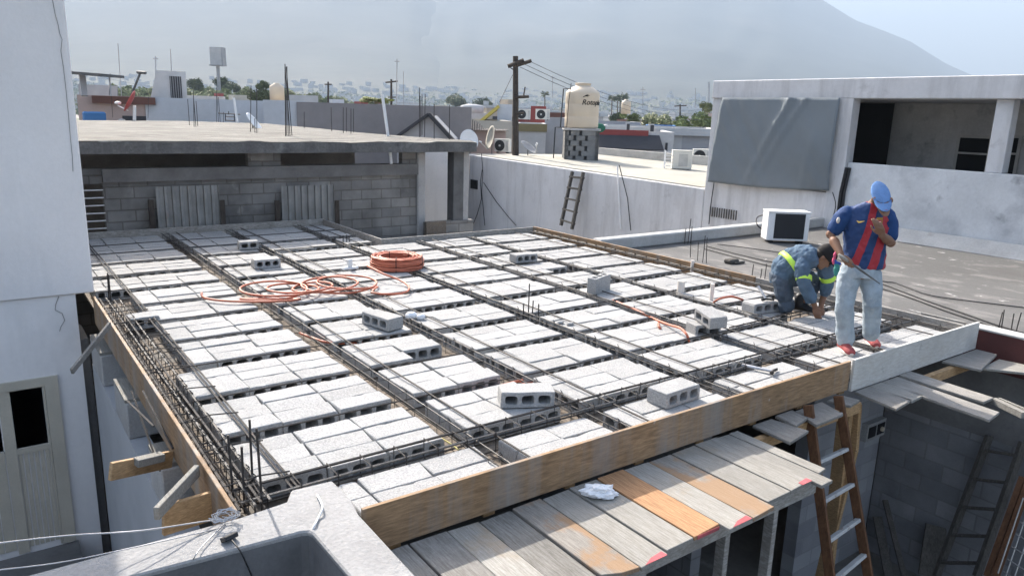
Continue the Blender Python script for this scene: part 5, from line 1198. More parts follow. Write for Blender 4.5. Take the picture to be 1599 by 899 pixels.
# random city rooftops
RC = random.Random(11); HL = set()
cls = {'white': 'white', 'grey': 'grey', 'cream': 'cream', 'tan': 'tan', 'pink': 'pinkish', 'lblue': 'pale blue', 'red': 'red', 'brown': 'brown'}
for i in range(190):
    D = 85*(1.013**i)*RC.uniform(.97, 1.05); px = RC.uniform(215, 1130)
    k = RC.choice(['white']*5+['grey']*3+['cream']*3+['tan', 'pink', 'lblue', 'red', 'brown', 'tan'])
    far_ = D > 250
    P = atd(px, 180, D); h = RC.uniform(3.2, 5.2)+(RC.random() < .12)*2.2+(0 if D < 260 else (D-260)*.012); wd = RC.uniform(4, 9)*(1 if not far_ else 1.6); dp = RC.uniform(5, 9)
    zone = 'far' if D > 400 else ('mid' if D > 160 else 'near')
    lab = {'near': 'closest', 'mid': 'middle distance', 'far': 'hazy distant'}[zone]
    zx = [(290, 'behind the stair hut'), (360, 'below the billboard'), (430, 'left of the small tan tank'), (500, 'behind the white boxy hut'), (560, 'left above the mauve wall'), (620, 'near the lamp like mast'), (690, 'above the gable end'), (750, 'behind the dome topped tank'), (805, 'just left of the tall pole'), (870, 'between tall pole and beige tank'), (940, 'behind the beige tank'), (1000, 'below the hazy palms'), (1060, 'above the blue shed'), (9999, 'by the terrace house')]
    zn = next(b for a, b in zx if px < a)
    hl_ = 'small %s house, %s rooftops, %s' % (cls[k], lab, zn)
    if hl_ in HL: continue
    HL.add(hl_)
    t = thing('city_house', hl_, 'house', (P.x, P.y, -3), RC.choice([0, 0, .1, -.1, YAW]), 'houses of the town')
    w = MB(); w.box(-wd/2, -dp/2, 0, wd/2, dp/2, h)
    if RC.random() < .5: a = RC.uniform(-wd/3, wd/4); w.box(a, -1, h, a+RC.uniform(1.2, 2.6), 1, h+RC.uniform(.8, 2))
    w.build('wall', m_c[k], t, world=False)
    w = MB(); w.box(-wd/2-.1, -dp/2-.1, h, wd/2+.1, dp/2+.1, h+.15); w.build('roof', m_c[RC.choice(['roof', 'white', 'grey', 'roof', 'cream'])], t, world=False)
    if not far_:
        w = MB()
        for q in range(int(wd/2.5)):
            a = -wd/2+.8+q*2.4; w.box(a, -dp/2-.04, h-1.9, a+1.0, -dp/2-.002, h-.9)
        if w.v: tag(w.build('windows', m_c['dark'], t, world=False))
# ================================================================== TREES
def leafmat(n, c): return mat(n, c, rough=.7, var=.45, scale=.9, bump=0, bscale=6, fine=.35, spec=.2)
m_leaf = leafmat('green_foliage', (.19, .23, .09)); m_leaf2 = leafmat('olive_foliage', (.23, .255, .12)); m_leafd = leafmat('dark_foliage', (.10, .125, .06)); m_leafy = leafmat('yellow_green_foliage', (.24, .27, .08))
m_bark = mat('bark', (.10, .075, .05), var=.3, scale=3, bump=0)
def crown_mesh(nm, m, seed, nf=2600, lumps=9, ls=.17):
    r = random.Random(seed); vs = []; fs = []
    L = [(Vector((r.uniform(-.62, .62), r.uniform(-.62, .62), r.uniform(-.30, .55))), r.uniform(.26, .46)) for _ in range(lumps)]
    for _ in range(nf):
        c, R = r.choice(L); d = Vector((r.gauss(0, 1), r.gauss(0, 1), r.gauss(0, 1))).normalized()
        p = c+d*R*(r.random()**.35); p.z *= .85
        a = Vector((r.gauss(0, 1), r.gauss(0, 1), r.gauss(0, .6))).normalized(); b = a.orthogonal().normalized(); s = ls*r.uniform(.25, .6)
        n = len(vs); vs += [p-a*s, p-b*s*.6, p+a*s, p+b*s*.6]; fs.append((n, n+1, n+2, n+3))
    me = bpy.data.meshes.new(nm); me.from_pydata([tuple(v) for v in vs], [], fs); me.materials.append(m); return me
CR = {(k, s): crown_mesh('crown', m, s*7+j, 2400 if s < 2 else 2000) for j, (k, m) in enumerate((('g', m_leaf), ('o', m_leaf2), ('d', m_leafd), ('y', m_leafy))) for s in (0, 1, 2)}
w = MB(); w.tube([(0, 0, 0), (.02, .03, .5), (0, .02, .95)], [.05, .035, .02], 7)
for a in (0, 2.1, 4.2): w.tube([(.02, .02, .55), (.3*cos(a), .3*sin(a), 1.0)], [.025, .008], 5)
TRK = w.mesh('trunk', m_bark)
def tree(label, px, ytop, wpx, D, k='g', s=0, group='trees beyond the roofs', zf=1.0):
    T_ = atd(px, ytop, D); R = wpx/2*D/F_; H = T_.z+3; Rz = R*zf
    t = thing('tree', label, 'tree', (T_.x, T_.y, -3), s*1.3, group)
    c = bpy.data.objects.new('crown', CR[(k, s)]); COL.objects.link(c); c.parent = t; c.location = (0, 0, H-Rz*.85); c.scale = (R, R, Rz)
    q = bpy.data.objects.new('trunk', TRK); COL.objects.link(q); q.parent = t; q.scale = (R*1.1, R*1.1, max(.5, H-Rz*.9))
    return t
tree('large olive green tree right of the palms, left of two', 1035, 171, 70, 85, 'o', 0)
tree('wide green tree beside the terrace house, right of two', 1090, 165, 80, 78, 'g', 1)
tree('small green tree top rising against the terrace house edge', 1112, 156, 34, 120, 'o', 2)
tree('green tree behind the tiny tan tank', 985, 173, 36, 95, 'g', 2)
tree('low bushy tree left of the tiny tan tank', 962, 172, 30, 110, 'd', 1)
tree('dark round tree in the haze above the gable end', 712, 141, 44, 300, 'd', 0)
tree('smoky tree right behind the round dark tree', 752, 150, 40, 320, 'd', 2)
tree('yellow green shrub topping the mauve wall, left part', 575, 150, 40, 33, 'y', 0, zf=.45)
tree('yellow green shrub topping the mauve wall, right part', 600, 152, 36, 33, 'y', 2, zf=.4)
tree('tall palm like dark tree left of the small tan tank', 409, 123, 26, 110, 'd', 1)
tree('dark bushy tree between the slab rods and the tan tank', 402, 136, 50, 100, 'd', 2)
tree('dark tree directly behind the bundled rebar', 452, 140, 24, 90, 'd', 0)
for i, (px, yt, wp, D, k) in enumerate(((215, 133, 50, 120, 'o'), (238, 126, 55, 130, 'g'), (300, 121, 26, 150, 'd'), (300, 128, 60, 120, 'o'), (330, 130, 50, 125, 'g'), (342, 119, 24, 140, 'd'), (360, 124, 26, 140, 'd'), (375, 133, 44, 120, 'o'), (188, 130, 30, 140, 'g'), (430, 138, 40, 150, 'g'), (480, 142, 50, 160, 'o'), (500, 145, 40, 170, 'g'), (540, 147, 40, 180, 'o'))):
    tree(['olive tree behind the left rooftops, partly hidden by the grey upper storey', 'green tree left of the stair hut', 'small dark tree top just right of the stair hut', 'wide olive tree right of the stair hut', 'green tree below the billboard, left side', 'narrow dark tree straight under the billboard post', 'narrow dark tree right of the billboard post', 'olive tree between the billboard and the slab rods', 'green tree behind the crooked antenna mast', 'green tree behind the small tan tank', 'olive tree behind the white boxy hut', 'green tree left of the left distant pole', 'olive tree between the two distant poles'][i], px, yt-1, wp*1.35, D*1.5, k, i % 3)
belt = random.Random(21)
for i in range(16):
    px = 196+17.5*i+belt.uniform(-5, 5)
    tree('olive tree in the green belt behind the rooftops, %s of sixteen from the left' % (['first', 'second', 'third', 'fourth', 'fifth', 'sixth', 'seventh', 'eighth', 'ninth', 'tenth', 'eleventh', 'twelfth', 'thirteenth', 'fourteenth', 'fifteenth', 'sixteenth'][i]), px, belt.uniform(131, 141), belt.uniform(38, 62), belt.uniform(170, 240), belt.choice('gogo'), i % 3, 'green belt behind the left rooftops')
# palms
def palm(label, px, ytop, D, s):
    P = atd(px, ytop, D); h = P.z+3; t = thing('palm_tree', label, 'palm', (P.x, P.y, -3), 0, 'hazy palms on the skyline')
    w = MB(); w.tube([(0, 0, 0), (s*.1, 0, h*.5), (0, 0, h-s*.5)], [s*.12, s*.09, s*.07], 6); w.build('trunk', m_bark, t, world=False)
    w = MB()
    for k in range(26):
        a = k*2.4; e = RC.uniform(-.6, 1.1); d_ = Vector((cos(a)*cos(e), sin(a)*cos(e), sin(e))); c = Vector((0, 0, h-s*.5)); tp_ = c+d_*s*.8-Vector((0, 0, s*.12)); sd_ = d_.orthogonal().normalized()*s*.12
        w.add([c, c+d_*s*.45+sd_, tp_, c+d_*s*.45-sd_], [(0, 1, 2, 3)])
    w.build('crown', m_leafd, t, world=False)
for px, yt, s, lab in ((956, 148, 2.6, 'single hazy palm right of the beige tank'), (965, 150, 2.4, 'shorter palm left in the hazy palm group'), (969, 146, 2.8, 'middle palm of the hazy palm group'), (975, 144, 2.9, 'tallest palm of the hazy palm group'), (851, 142, 2.6, 'hazy palm left of the beige tank top')):
    palm(lab, px, yt, 260, s)
# far belt of greenery and settlement at the foot of the mountain
r = random.Random(5); vs = []; fs = []
for i in range(52000):
    a = _y+r.uniform(-.62, .42); D = 170+r.random()**1.5*1700; x, y_ = D*sin(a), D*cos(a)
    if noise.noise(Vector((x*.006, y_*.006, 3))) < .02+.25*(D < 420): continue
    if terrain(x, y_) > 30: continue
    zc = max(-3, terrain(x, y_))+r.random()*(3.2+min(5, D*.008)); p = Vector((x, y_, zc)); s = r.uniform(.35, .95)*(1+D/650)
    A = Vector((r.gauss(0, 1), r.gauss(0, 1), r.gauss(0, .5))).normalized(); B = A.orthogonal().normalized()
    n = len(vs); vs += [tuple(p-A*s), tuple(p-B*s*.7), tuple(p+A*s), tuple(p+B*s*.7)]; fs.append((n, n+1, n+2, n+3))
w = MB(); w.v = vs; w.f = fs; o = w.build('far_greenery', leafmat('far_foliage', (.13, .155, .08))); tag(o, 'hazy belt of far trees between the town roofs and the mountain', 'greenery', kind='stuff')
r = random.Random(9); w = MB()
for i in range(2600):
    a = _y+r.uniform(-.55, .45); D = 450+r.random()**1.3*2500; x, y_ = D*sin(a), D*cos(a); z = terrain(x, y_)
    if z > 48: continue
    s = r.uniform(3, 7); h = r.uniform(4, 8); w.box(x-s, y_-s*.6, z-2, x+s, y_+s*.6, z+h)
o = w.build('far_town', m_c['white']); tag(o, 'pale distant town spreading to the foot of the mountain', 'town', kind='stuff')
# shrub seen under the slab at the far left
tree('bush glimpsed under the rough slab beside the tall white building', 150, 232, 60, 19, 'g', 1, zf=.6)
# ================================================================== PEOPLE
def clay(name, mb, m, parent, vox=.009, sm=4, disp=None, extra=None):
    o = mb.build(name, m, parent, smooth=True)
    r = o.modifiers.new('r', 'REMESH'); r.mode = 'VOXEL'; r.voxel_size = vox; r.use_smooth_shade = True
    s = o.modifiers.new('s', 'SMOOTH'); s.iterations = sm; s.factor = .5
    if disp:
        t = bpy.data.textures.new('wrinkle', 'CLOUDS'); t.noise_scale = disp[1]; t.noise_depth = 2
        d = o.modifiers.new('d', 'DISPLACE'); d.texture = t; d.strength = disp[0]; d.mid_level = .5
    return o
def limb(mb, pts, rs, n=14, flat=1.0, side=None):
    """chain of rounded sections"""
    pts = [Vector(p) for p in pts]; secs = []
    for i, p in enumerate(pts):
        t = (pts[min(i+1, len(pts)-1)]-pts[max(i-1, 0)]).normalized()
        a = (side - t*side.dot(t)).normalized() if side is not None else t.orthogonal().normalized()
        b = t.cross(a); secs.append((p, a*rs[i], b*rs[i]*flat))
    mb.loft(secs, n)
    for p, r in ((pts[0], rs[0]), (pts[-1], rs[-1])): mb.ball(p, r*.98, 10)
    for p, r in zip(pts[1:-1], rs[1:-1]): mb.ball(p, r*.99, 10, (1, 1, 1) if flat == 1 else (1, 1, 1))
m_skin = mat('brown_skin', (.22, .115, .07), rough=.6, var=.1, scale=8, bump=.1, spec=.4, space='obj')
m_hair = mat('black_hair', (.015, .012, .01), rough=.7, bump=.2)
m_cap = mat('blue_denim_cap', (.12, .23, .45), rough=.85, var=.18, scale=14, bump=.3, bscale=300, space='obj')
m_capb = mat('black_cap_cloth', (.010, .008, .008), rough=.85, var=.1, bump=.1)
m_jeans = mat('light_washed_jeans', (.34, .40, .45), rough=.9, var=.22, scale=7, bump=.4, bscale=250, fine=.12, stain=[((.52, .55, .57), .56, 6, .12, .6)])
m_jeans2 = mat('dark_worn_jeans', (.075, .10, .135), rough=.9, var=.25, scale=8, bump=.4, bscale=250, fine=.12)
m_work = mat('denim_work_shirt', (.085, .135, .195), rough=.9, var=.2, scale=8, bump=.3, bscale=250, fine=.1)
m_hiviz = mat('yellow_green_tape', (.55, .85, .10), rough=.5, var=.05, bump=0)
m_shoe = mat('red_canvas_shoe', (.32, .07, .07), rough=.8, var=.12, scale=20, bump=.1)
m_sole = mat('white_sole', (.6, .55, .5), rough=.7, bump=0)
m_rag = mat('blue_rag', (.04, .10, .40), bump=0); m_ragp = mat('pink_rag', (.6, .1, .18), bump=0); m_ragg = mat('green_rag', (.05, .25, .22), bump=0)

def striped(base, R0, pxs):
    """shirt with vertical red and blue stripes fixed to the shirt (object space)"""
    m = bpy.data.materials.new('striped_football_shirt'); m.use_nodes = True; nt = m.node_tree; N = nt.nodes; L = nt.links; b = N['Principled BSDF']
    b.inputs['Roughness'].default_value = .7
    tc = N.new('ShaderNodeTexCoord'); sp = N.new('ShaderNodeSeparateXYZ'); L.new(tc.outputs['Object'], sp.inputs[0])
    ma = N.new('ShaderNodeMath'); ma.operation = 'MULTIPLY_ADD'; L.new(sp.outputs['Z'], ma.inputs[0]); ma.inputs[1].default_value = -.20; ma.inputs[2].default_value = .275; 
    ad = N.new('ShaderNodeMath'); ad.operation = 'ADD'; L.new(sp.outputs['X'], ad.inputs[0]); L.new(ma.outputs[0], ad.inputs[1])
    mr = N.new('ShaderNodeMapRange'); L.new(ad.outputs[0], mr.inputs[0]); mr.inputs['From Min'].default_value = -.3; mr.inputs['From Max'].default_value = .5
    cr = N.new('ShaderNodeValToRGB'); L.new(mr.outputs[0], cr.inputs[0]); cr.color_ramp.interpolation = 'CONSTANT'
    blue, red = (.010, .040, .135, 1), (.36, .022, .035, 1)
    el = cr.color_ramp.elements; el[0].position = 0; el[0].color = blue; el[1].position = base[0]; el[1].color = red
    for i, p in enumerate(base[1:]): e = el.new(p); e.color = blue if i % 2 == 0 else red
    nz = N.new('ShaderNodeTexNoise'); nz.inputs['Scale'].default_value = 14; L.new(tc.outputs['Object'], nz.inputs[0])
    bp = N.new('ShaderNodeBump'); bp.inputs['Strength'].default_value = .4; bp.inputs['Distance'].default_value = .02; L.new(nz.outputs[0], bp.inputs['Height']); L.new(bp.outputs[0], b.inputs['Normal'])
    L.new(cr.outputs[0], b.inputs['Base Color']); return m

# ---------------- standing worker
B1 = onz(1335, 548, 0); B1.z = 0
P1 = thing('person', 'standing man in blue cap, striped shirt and pale jeans, holding a long bar', 'person', B1, YAW)
def p1(px, py, b=0.): return near(px, py, B1, b)
RG, TC = rgt, tocam
skin = MB()
# torso (under the shirt), legs
limb(skin, [p1(1346, 415), p1(1348, 385), p1(1352, 355), p1(1356, 338)], [.13, .125, .135, .09], 16, .7, RG)
limb(skin, [p1(1331, 425), p1(1323, 478, .03), p1(1320, 535)], [.075, .05, .04]); limb(skin, [p1(1358, 423), p1(1362, 472, .03), p1(1361, 522, -.05)], [.075, .05, .04])
# shoulders and arms
rs_, re_, rw_ = p1(1321, 334), p1(1297, 366, -.02), p1(1313, 397, .17)
limb(skin, [rs_, rs_.lerp(re_, .5), re_, re_.lerp(rw_, .35), rw_], [.05, .047, .042, .044, .028])
ls_, le_, lw2 = p1(1384, 336), p1(1391, 379, .06), p1(1377, 367, .27)
limb(skin, [ls_, ls_.lerp(le_, .5), le_, le_.lerp(lw2, .4), lw2], [.05, .047, .042, .042, .028])
limb(skin, [p1(1360, 326), p1(1370, 316, .06)], [.062, .058])
# head, tilted forward: chin tucked, face towards chest
hc = p1(1377, 311, .10)
down = (Vector((0, 0, -1))*.80+TC*.60).normalized()      # chin direction, head bowed
fdir = (TC*.80+Vector((0, 0, -1))*.60-RG*.12).normalized()            # face direction
upd = -down; 
H3 = lambda a, b, c: hc+RG*a+fdir*b+upd*c
secs = []
for (z, rx, ry, off) in ((-.115, .022, .028, .055), (-.10, .042, .05, .045), (-.07, .058, .072, .02), (-.03, .067, .088, .004), (.02, .073, .094, 0), (.06, .070, .090, -.004), (.095, .052, .068, -.008), (.115, .02, .03, -.01)):
    secs.append((H3(0, off, z), RG*rx, fdir*ry))
skin.loft(secs, 18)
skin.loft([(H3(0, .085, -.01), RG*.010, upd*.012), (H3(0, .115, -.035), RG*.014, upd*.014), (H3(0, .09, -.045), RG*.016, upd*.008)], 8)   # nose
for s in (-1, 1): skin.ball(H3(s*.074, -.005, -.015), .026, 8, (.45, 1, 1.2))   # ears
# hands
def hand(mb, wrist, palm_dir, side, curl_n, sc=1., curls=(.5, .5, .55, .6), thumb=1):
    """five fingered hand: palm_dir along palm, side = towards the thumb, curl_n = the way fingers bend"""
    d, s, n = palm_dir.normalized(), side.normalized(), curl_n.normalized()
    mb.loft([(wrist, s*.028*sc, n*.02*sc), (wrist+d*.045*sc, s*.040*sc, n*.017*sc), (wrist+d*.085*sc, s*.042*sc, n*.014*sc)], 12)
    for i in range(4):
        b = wrist+d*.080*sc+s*(.030-.020*i)*sc; Ls = [(.040, .026, .020), (.044, .029, .022), (.041, .027, .021), (.033, .021, .018)][i]
        ang = 0; pts = [b-d*.02]; p = b; pts.append(p)
        for k, L_ in enumerate(Ls):
            ang += curls[i]*(.8 if k == 0 else 1.1); p = p+(d*cos(ang)+n*sin(ang))*L_*sc; pts.append(p)
        mb.tube(pts, [.0095*sc, .0095*sc, .009*sc, .0085*sc, .007*sc], 8)
    b = wrist+d*.02*sc+s*.030*sc; q1 = b+(d*.6+s*.7+n*.3).normalized()*.035*sc; q2 = q1+(d*.8+s*.2+n*.6).normalized()*.030*sc; q3 = q2+(d*.8-s*.2+n*.7).normalized()*.024*sc
    mb.tube([b-s*.012, b, q1, q2, q3], [.013*sc, .013*sc, .011*sc, .010*sc, .008*sc], 8)
hr = p1(1318, 403, .20); hand(skin, rw_, (hr-rw_), (RG*.6+TC*.6), (RG*.5-Vector((0, 0, 1))*.6-TC*.3), 1., (1.0, 1.0, 1.05, 1.1))
hl = p1(1372, 352, .30); hand(skin, lw2, (hl-lw2), (-RG*.8-TC*.2), (-TC*.8+Vector((0, 0, .3))), 1., (.35, .4, .45, .55))
clay('body', skin, m_skin, P1, .0062, 3)
ey = MB()
for s in (-1, 1): ey.ball(H3(s*.03, .083, .0), .011, 8)
ey.build('eyes', m_hair, P1, smooth=True)
mo = MB(); mo.loft([(H3(-.022, .083, -.068), upd*.003, fdir*.004), (H3(0, .092, -.067), upd*.006, fdir*.006), (H3(.022, .083, -.068), upd*.003, fdir*.004)], 8); mo.build('mouth', mat('lips', (.16, .06, .05), bump=0), P1, smooth=True)
ha = MB(); ha.loft([(H3(0, -.03, -.055), RG*.055, fdir*.062), (H3(0, -.024, 0), RG*.0765, fdir*.082), (H3(0, -.02, .05), RG*.075, fdir*.085), (H3(0, -.01, .10), RG*.055, fdir*.07)], 16); clay('hair', ha, m_hair, P1, .01, 2)
cp = MB(); secs = []
for (z, rx, ry, off) in ((.025, .088, .108, -.004), (.04, .089, .108, -.004), (.075, .086, .103, -.006), (.11, .070, .085, -.010), (.135, .042, .052, -.014), (.145, .012, .014, -.015)):
    secs.append((H3(0, off, z), RG*rx, fdir*ry))
cp.loft(secs, 24)
cb = MB(); n = 12; vs = []
for j in range(2):
    for i in range(n+1):
        a = -1.15+2.3*i/n; r_ = .100 if j == 0 else .100+.058*max(cos(a*.95), 0)**.6
        vs.append(H3(sin(a)*.082*(1-.08*j), cos(a)*r_, .030-.034*j*(1-.15*cos(a))-.012*abs(sin(a))*j))
cb.add(vs, [(i, i+1, n+2+i, n+1+i) for i in range(n)])
co_ = clay('cap', cp, m_cap, P1, .008, 2)
bo = cb.build('brim', m_cap, co_); bo.data.transform(Matrix.Identity(4)); so = bo.modifiers.new('s', 'SOLIDIFY'); so.thickness = .006
bo.parent = P1; bo.name = 'cap_brim'
# the brim mesh was localised to the cap (same origin as the person), fix its frame
bo.data.transform((Matrix.Translation(P1.location) @ Matrix.Rotation(YAW, 4, 'Z')).inverted())
w = MB(); w.box(-.012, -.003, -.006, .012, .003, .006); q = w.mesh('cap_patch', m_red); 
o = bpy.data.objects.new('cap_patch', q); COL.objects.link(o); o.parent = P1; pc = H3(.01, .154, .010); 
o.location = (Matrix.Translation(P1.location) @ Matrix.Rotation(YAW, 4, 'Z')).inverted() @ pc
# shirt
sh = MB()
S = lambda px, py, b, rx, ry: (p1(px, py, b), RG*rx, (TC*1.0)*ry)
sh.loft([S(1349, 417, 0, .178, .135), S(1350, 405, 0, .180, .138), S(1350, 385, .0, .182, .140), S(1351, 362, .0, .192, .140), S(1353, 344, .0, .190, .130), S(1354, 334, .0, .190, .115), S(1357, 326, .01, .165, .095), S(1360, 320, .015, .115, .08), S(1363, 316, .02, .07, .07)], 26)
limb(sh, [p1(1327, 333, -.01), p1(1316, 341, -.01), p1(1306, 354, -.02)], [.068, .068, .062])
limb(sh, [p1(1380, 333, 0), p1(1386, 345, .02), p1(1388, 362, .045)], [.068, .068, .060])
smat = striped((.27, .345, .439, .549, .635, .745), 0, 0)
so = clay('shirt', sh, smat, P1, .009, 4, (.026, .055))
# sleeves are plain blue: short cuffs over the arms
m_sleeve = mat('blue_sleeve_cloth', (.012, .048, .155), rough=.8, var=.15, scale=9, bump=.3)
sl = MB(); limb(sl, [p1(1322, 334, -.01), p1(1313, 343, -.015), p1(1304, 357, -.02)], [.076, .078, .070]); clay('sleeve', sl, m_sleeve, P1, .010, 3, (.012, .06))
sl = MB(); limb(sl, [p1(1383, 336, .005), p1(1388, 348, .02), p1(1390, 367, .05)], [.076, .078, .070]); clay('sleeve', sl, m_sleeve, P1, .010, 3, (.012, .06))
w = MB(); w.ball(p1(1309, 344, .052), .026, 8, (.9, .5, 1.1)); w.build('sleeve_badge', m_sole, P1, smooth=True)
sw = MB(); sw.tube([p1(1338, 345, .150), p1(1341, 347.2, .153), p1(1345, 346.5, .153), p1(1350, 345.2, .150)], [.003, .009, .006, .002], 6); sw.build('chest_mark', mat('yellow_print', (.75, .5, .12), bump=0), P1)
w = MB(); w.beam(p1(1369, 344, .150), p1(1378, 344, .145), .05, .008); w.build('chest_crest', mat('gold_print', (.40, .24, .06), bump=0), P1)
w = MB(); w.beam(p1(1371, 345.5, .158), p1(1376.5, 345.5, .153), .022, .004); w.build('crest_stripe', m_red, P1)
# jeans
je = MB()
je.loft([S(1344, 409, 0, .150, .125), S(1343, 420, 0, .172, .135), S(1342, 431, 0, .182, .13)], 22)
limb(je, [p1(1327, 428), p1(1322, 452, .02), p1(1319, 480, .04), p1(1319, 510, 0), p1(1320, 531, -.01)], [.102, .092, .080, .078, .080])
limb(je, [p1(1358, 426), p1(1361, 450, .03), p1(1362, 474, .06), p1(1361, 500, 0), p1(1360, 520, -.04)], [.102, .092, .080, .076, .078])
clay('jeans', je, m_jeans, P1, .0085, 3, (.020, .08))
for px_, py_, b_ in ((1320, 550, .05), (1361, 539, .02)):
    z0 = 0
    c = onz(px_, py_, .0); f_ = (TC+RG*(.05 if px_ < 1340 else -.05)).normalized(); sd_ = Vector((-f_.y, f_.x, 0))
    s2 = MB(); s2.loft([(c-f_*.12+Vector((0, 0, .045)), sd_*.034, Vector((0, 0, .04))), (c-f_*.07+Vector((0, 0, .06)), sd_*.040, Vector((0, 0, .055))), (c+Vector((0, 0, .05)), sd_*.043, Vector((0, 0, .045))), (c+f_*.08+Vector((0, 0, .038)), sd_*.050, Vector((0, 0, .032))), (c+f_*.118+Vector((0, 0, .030)), sd_*.036, Vector((0, 0, .022)))], 16)
    limb(s2, [c-f_*.07+Vector((0, 0, .06)), c-f_*.075+Vector((0, 0, .13))], [.045, .048])
    clay('shoe', s2, m_shoe, P1, .008, 3)
    s3 = MB(); poly = [c+f_*(cos(a)*.125+.0)+sd_*(sin(a)*(.050 if cos(a) > 0 else .040)) for a in [2*pi*k/18 for k in range(18)]]
    rib_slab([(q.x, q.y) for q in poly], .002, .028, s3); s3.build('sole', m_sole, P1, bevel=.004)
# bar in the hand and rags at the pocket
w = MB(); A, B_ = p1(1309, 397, .20), p1(1374, 443, .34)
w.tube([A.lerp(B_, .22), A.lerp(B_, .6), B_], [.011, .010, .004], 7)
T = thing('hand_bar', 'long thin steel bar with pale wooden end in the standing man\'s right hand', 'tool', A); w.build('bar', m_steel2, T)
w = MB(); w.tube([A, A.lerp(B_, .12), A.lerp(B_, .24)], [.012, .017, .013], 8); w.build('handle', m_plank2, T, smooth=True)
T = thing('work_rags', 'pink, blue and green rags hanging at the standing man\'s right hip', 'rag', p1(1306, 428, .05))
for nm, m_, pts, rr in (('pink_cloth', m_ragp, [(1306, 390), (1303, 403), (1301, 412)], (.009, .015, .010)), ('blue_cloth', m_rag, [(1303, 406), (1306, 411), (1311, 412)], (.016, .022, .014)), ('green_cloth', m_ragg, [(1306, 412), (1307, 420), (1305, 430)], (.022, .026, .012))):
    w = MB(); limb(w, [p1(a, b_, .13) for a, b_ in pts], rr, 10); clay(nm, w, m_, T, .008, 1, (.02, .03))

# ---------------- crouching worker
B2 = onz(1226, 486, 0); B2.z = 0
P2 = thing('person', 'crouching man in denim shirt with lime bands and black cap, working on rebar', 'person', B2, YAW)
def p2(px, py, b=0.): return near(px, py, B2, b)
Zv = Vector((0, 0, 1))
sk = MB()
limb(sk, [p2(1224, 430), p2(1240, 412, .05), p2(1265, 404, .15)], [.10, .10, .08], 16)
nk, hd = p2(1274, 399, .18), p2(1287, 401, .27)
limb(sk, [nk, hd], [.055, .055])
a1 = [p2(1255, 402, .18), p2(1254, 438, .30), p2(1268, 468, .28), p2(1273, 479, .26)]
limb(sk, a1, [.055, .045, .034, .028]); a2 = [p2(1286, 412, .18), p2(1292, 440, .12), p2(1285, 466, .10), p2(1282, 477, .12)]
limb(sk, a2, [.055, .045, .034, .028])
fd = (RG*.62+TC*.25-Zv*.72).normalized(); ud = (RG*.55+TC*.15+Zv*.62); ud = (ud-fd*ud.dot(fd)).normalized(); sd2 = fd.cross(ud)
G3 = lambda a, b, c: hd+sd2*a+fd*b+ud*c
sk.loft([(G3(0, off, z), sd2*rx, fd*ry) for (z, rx, ry, off) in ((-.115, .022, .028, .055), (-.10, .042, .05, .045), (-.07, .058, .072, .02), (-.03, .067, .088, .004), (.02, .073, .094, 0), (.06, .070, .090, -.004), (.095, .052, .068, -.008), (.115, .02, .03, -.01))], 18)
sk.loft([(G3(0, .085, -.01), sd2*.010, ud*.012), (G3(0, .115, -.035), sd2*.014, ud*.014), (G3(0, .09, -.045), sd2*.016, ud*.008)], 8)
for s in (-1, 1): sk.ball(G3(s*.074, -.005, -.015), .026, 8, (.6, .9, 1.1))
hand(sk, a1[-1], (p2(1275, 489, .27)-a1[-1]), RG*.8+TC*.2, (TC*-.4+RG*.5-Zv*.2), 1., (.5, .5, .55, .6))
hand(sk, a2[-1], (p2(1283, 487, .14)-a2[-1]), -RG*.8+TC*.2, (-RG*.5-Zv*.3), 1., (.5, .5, .55, .6))
limb(sk, [p2(1222, 432), p2(1227, 474, .1), p2(1235, 474, -.25)], [.08, .05, .04]); limb(sk, [p2(1238, 432), p2(1270, 436, .0), p2(1254, 470, -.05)], [.08, .05, .04])
clay('body', sk, m_skin, P2, .0068, 3)
ey = MB()
for s in (-1, 1): ey.ball(G3(s*.03, .083, 0), .011, 8)
ey.build('eyes', m_hair, P2, smooth=True)
ha = MB(); ha.loft([(G3(0, -.03, -.055), sd2*.055, fd*.062), (G3(0, -.024, 0), sd2*.0765, fd*.082), (G3(0, -.02, .05), sd2*.075, fd*.085), (G3(0, -.01, .10), sd2*.055, fd*.07)], 16); clay('hair', ha, m_hair, P2, .01, 2)
cp = MB(); cp.loft([(G3(0, off, z), sd2*rx, fd*ry) for (z, rx, ry, off) in ((.005, .090, .112, -.004), (.04, .091, .112, -.004), (.075, .088, .106, -.006), (.11, .072, .088, -.010), (.135, .042, .052, -.014), (.145, .012, .014, -.015))], 24)
cp.loft([(G3(0, .09, .025), sd2*.078, ud*.008), (G3(0, .14, .015), sd2*.066, ud*.006), (G3(0, .175, 0), sd2*.035, ud*.004)], 14)
clay('cap', cp, m_capb, P2, .008, 2)
jk = MB()
V2 = lambda px, py, b, n1, r1, n2, r2: (p2(px, py, b), n1.normalized()*r1, n2.normalized()*r2)
jk.loft([V2(1221, 434, 0, RG*.9+Zv*.5, .14, TC, .16), V2(1226, 420, .02, RG*.8-Zv*.5, .155, TC, .17), V2(1238, 409, .06, RG*.55-Zv*.8, .155, TC, .185), V2(1253, 403, .11, RG*.35-Zv*.9, .15, TC, .20), V2(1266, 400, .15, RG*.2-Zv*1., .125, TC, .19), V2(1276, 400, .18, RG*.1-Zv, .08, TC, .09)], 24)
limb(jk, [a1[0], p2(1252, 420, .27), a1[1], p2(1262, 458, .29), p2(1266, 466, .28)], [.088, .082, .074, .068, .064])
limb(jk, [a2[0], p2(1291, 430, .14), a2[1], p2(1288, 455, .11)], [.088, .080, .072, .062])
clay('work_shirt', jk, m_work, P2, .009, 3, (.034, .06))
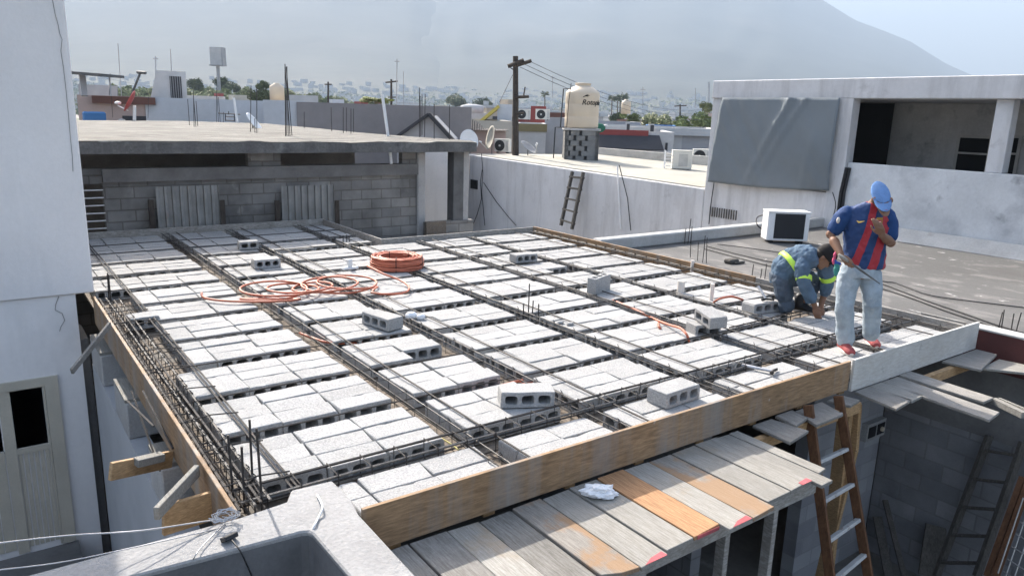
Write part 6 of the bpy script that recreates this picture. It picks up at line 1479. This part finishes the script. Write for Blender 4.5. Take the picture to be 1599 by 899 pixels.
def band(mb, c, t, r, w_=.05):
    t = t.normalized(); a = t.orthogonal().normalized(); b = t.cross(a)
    mb.loft([(c-t*w_/2, a*r*.985, b*r*.985), (c-t*w_/2*.9, a*r, b*r), (c+t*w_/2*.9, a*r, b*r), (c+t*w_/2, a*r*.985, b*r*.985)], 20)
w = MB(); c = p2(1255, 434, .29); band(w, c, a1[0]-a1[1], .083); w.build('reflective_band', m_hiviz, P2, smooth=True)
w = MB(); c = p2(1292.5, 433, .14); band(w, c, a2[0]-a2[1], .083); w.build('reflective_band', m_hiviz, P2, smooth=True)
w = MB(); cc_ = p2(1234, 414, .05); ax = (RG*.62+Zv*.50).normalized(); bb = (RG*.5-Zv*.7).normalized()
w.loft([(cc_-ax*.028, bb*.168, TC*.193), (cc_-ax*.025, bb*.172, TC*.197), (cc_+ax*.025, bb*.170, TC*.200), (cc_+ax*.028, bb*.166, TC*.197)], 30); w.build('reflective_band', m_hiviz, P2, smooth=True)
jn = MB()
jn.loft([V2(1221, 440, 0, RG, .13, TC, .15), V2(1224, 428, .0, RG, .155, TC, .165), V2(1228, 422, .0, RG, .13, TC, .15)], 20)
limb(jn, [p2(1221, 436, .06), p2(1225, 460, .09), p2(1227, 478, .10), p2(1231, 476, -.10), p2(1234, 475, -.30)], [.108, .098, .085, .072, .064])
limb(jn, [p2(1236, 432, .0), p2(1262, 434, .0), p2(1276, 437, .0), p2(1266, 455, -.03), p2(1257, 467, -.06)], [.11, .098, .085, .072, .064])
clay('jeans', jn, m_jeans2, P2, .009, 3, (.026, .06))
bt = MB(); c = p2(1254, 480, -.02); c.z = .0; f_ = (RG*.7+TC*.6).normalized(); sd_ = Vector((-f_.y, f_.x, 0))
bt.loft([(c-f_*.11+Zv*.045, sd_*.034, Zv*.04), (c-f_*.04+Zv*.06, sd_*.042, Zv*.055), (c+f_*.06+Zv*.042, sd_*.05, Zv*.038), (c+f_*.14+Zv*.03, sd_*.038, Zv*.026)], 16); limb(bt, [c-f_*.05+Zv*.06, c-f_*.05+Zv*.15], [.05, .055]); clay('boot', bt, m_black, P2, .009, 3)
bt = MB(); c = p2(1240, 474, -.32); c.z = .05; bt.loft([(c-TC*.10, RG*.035, Zv*.035), (c, RG*.045, Zv*.05), (c+TC*.10, RG*.045, Zv*.045)], 14); clay('boot', bt, m_black, P2, .01, 3)
# block the worker is setting and pale offcuts nearby
w = MB(); w.box(6.75, 4.95, -.13, 7.6, 5.1, -.11); solo('offcut_board', w, m_plank2, 'pale offcut board in the open formwork by the crouching worker', 'board')
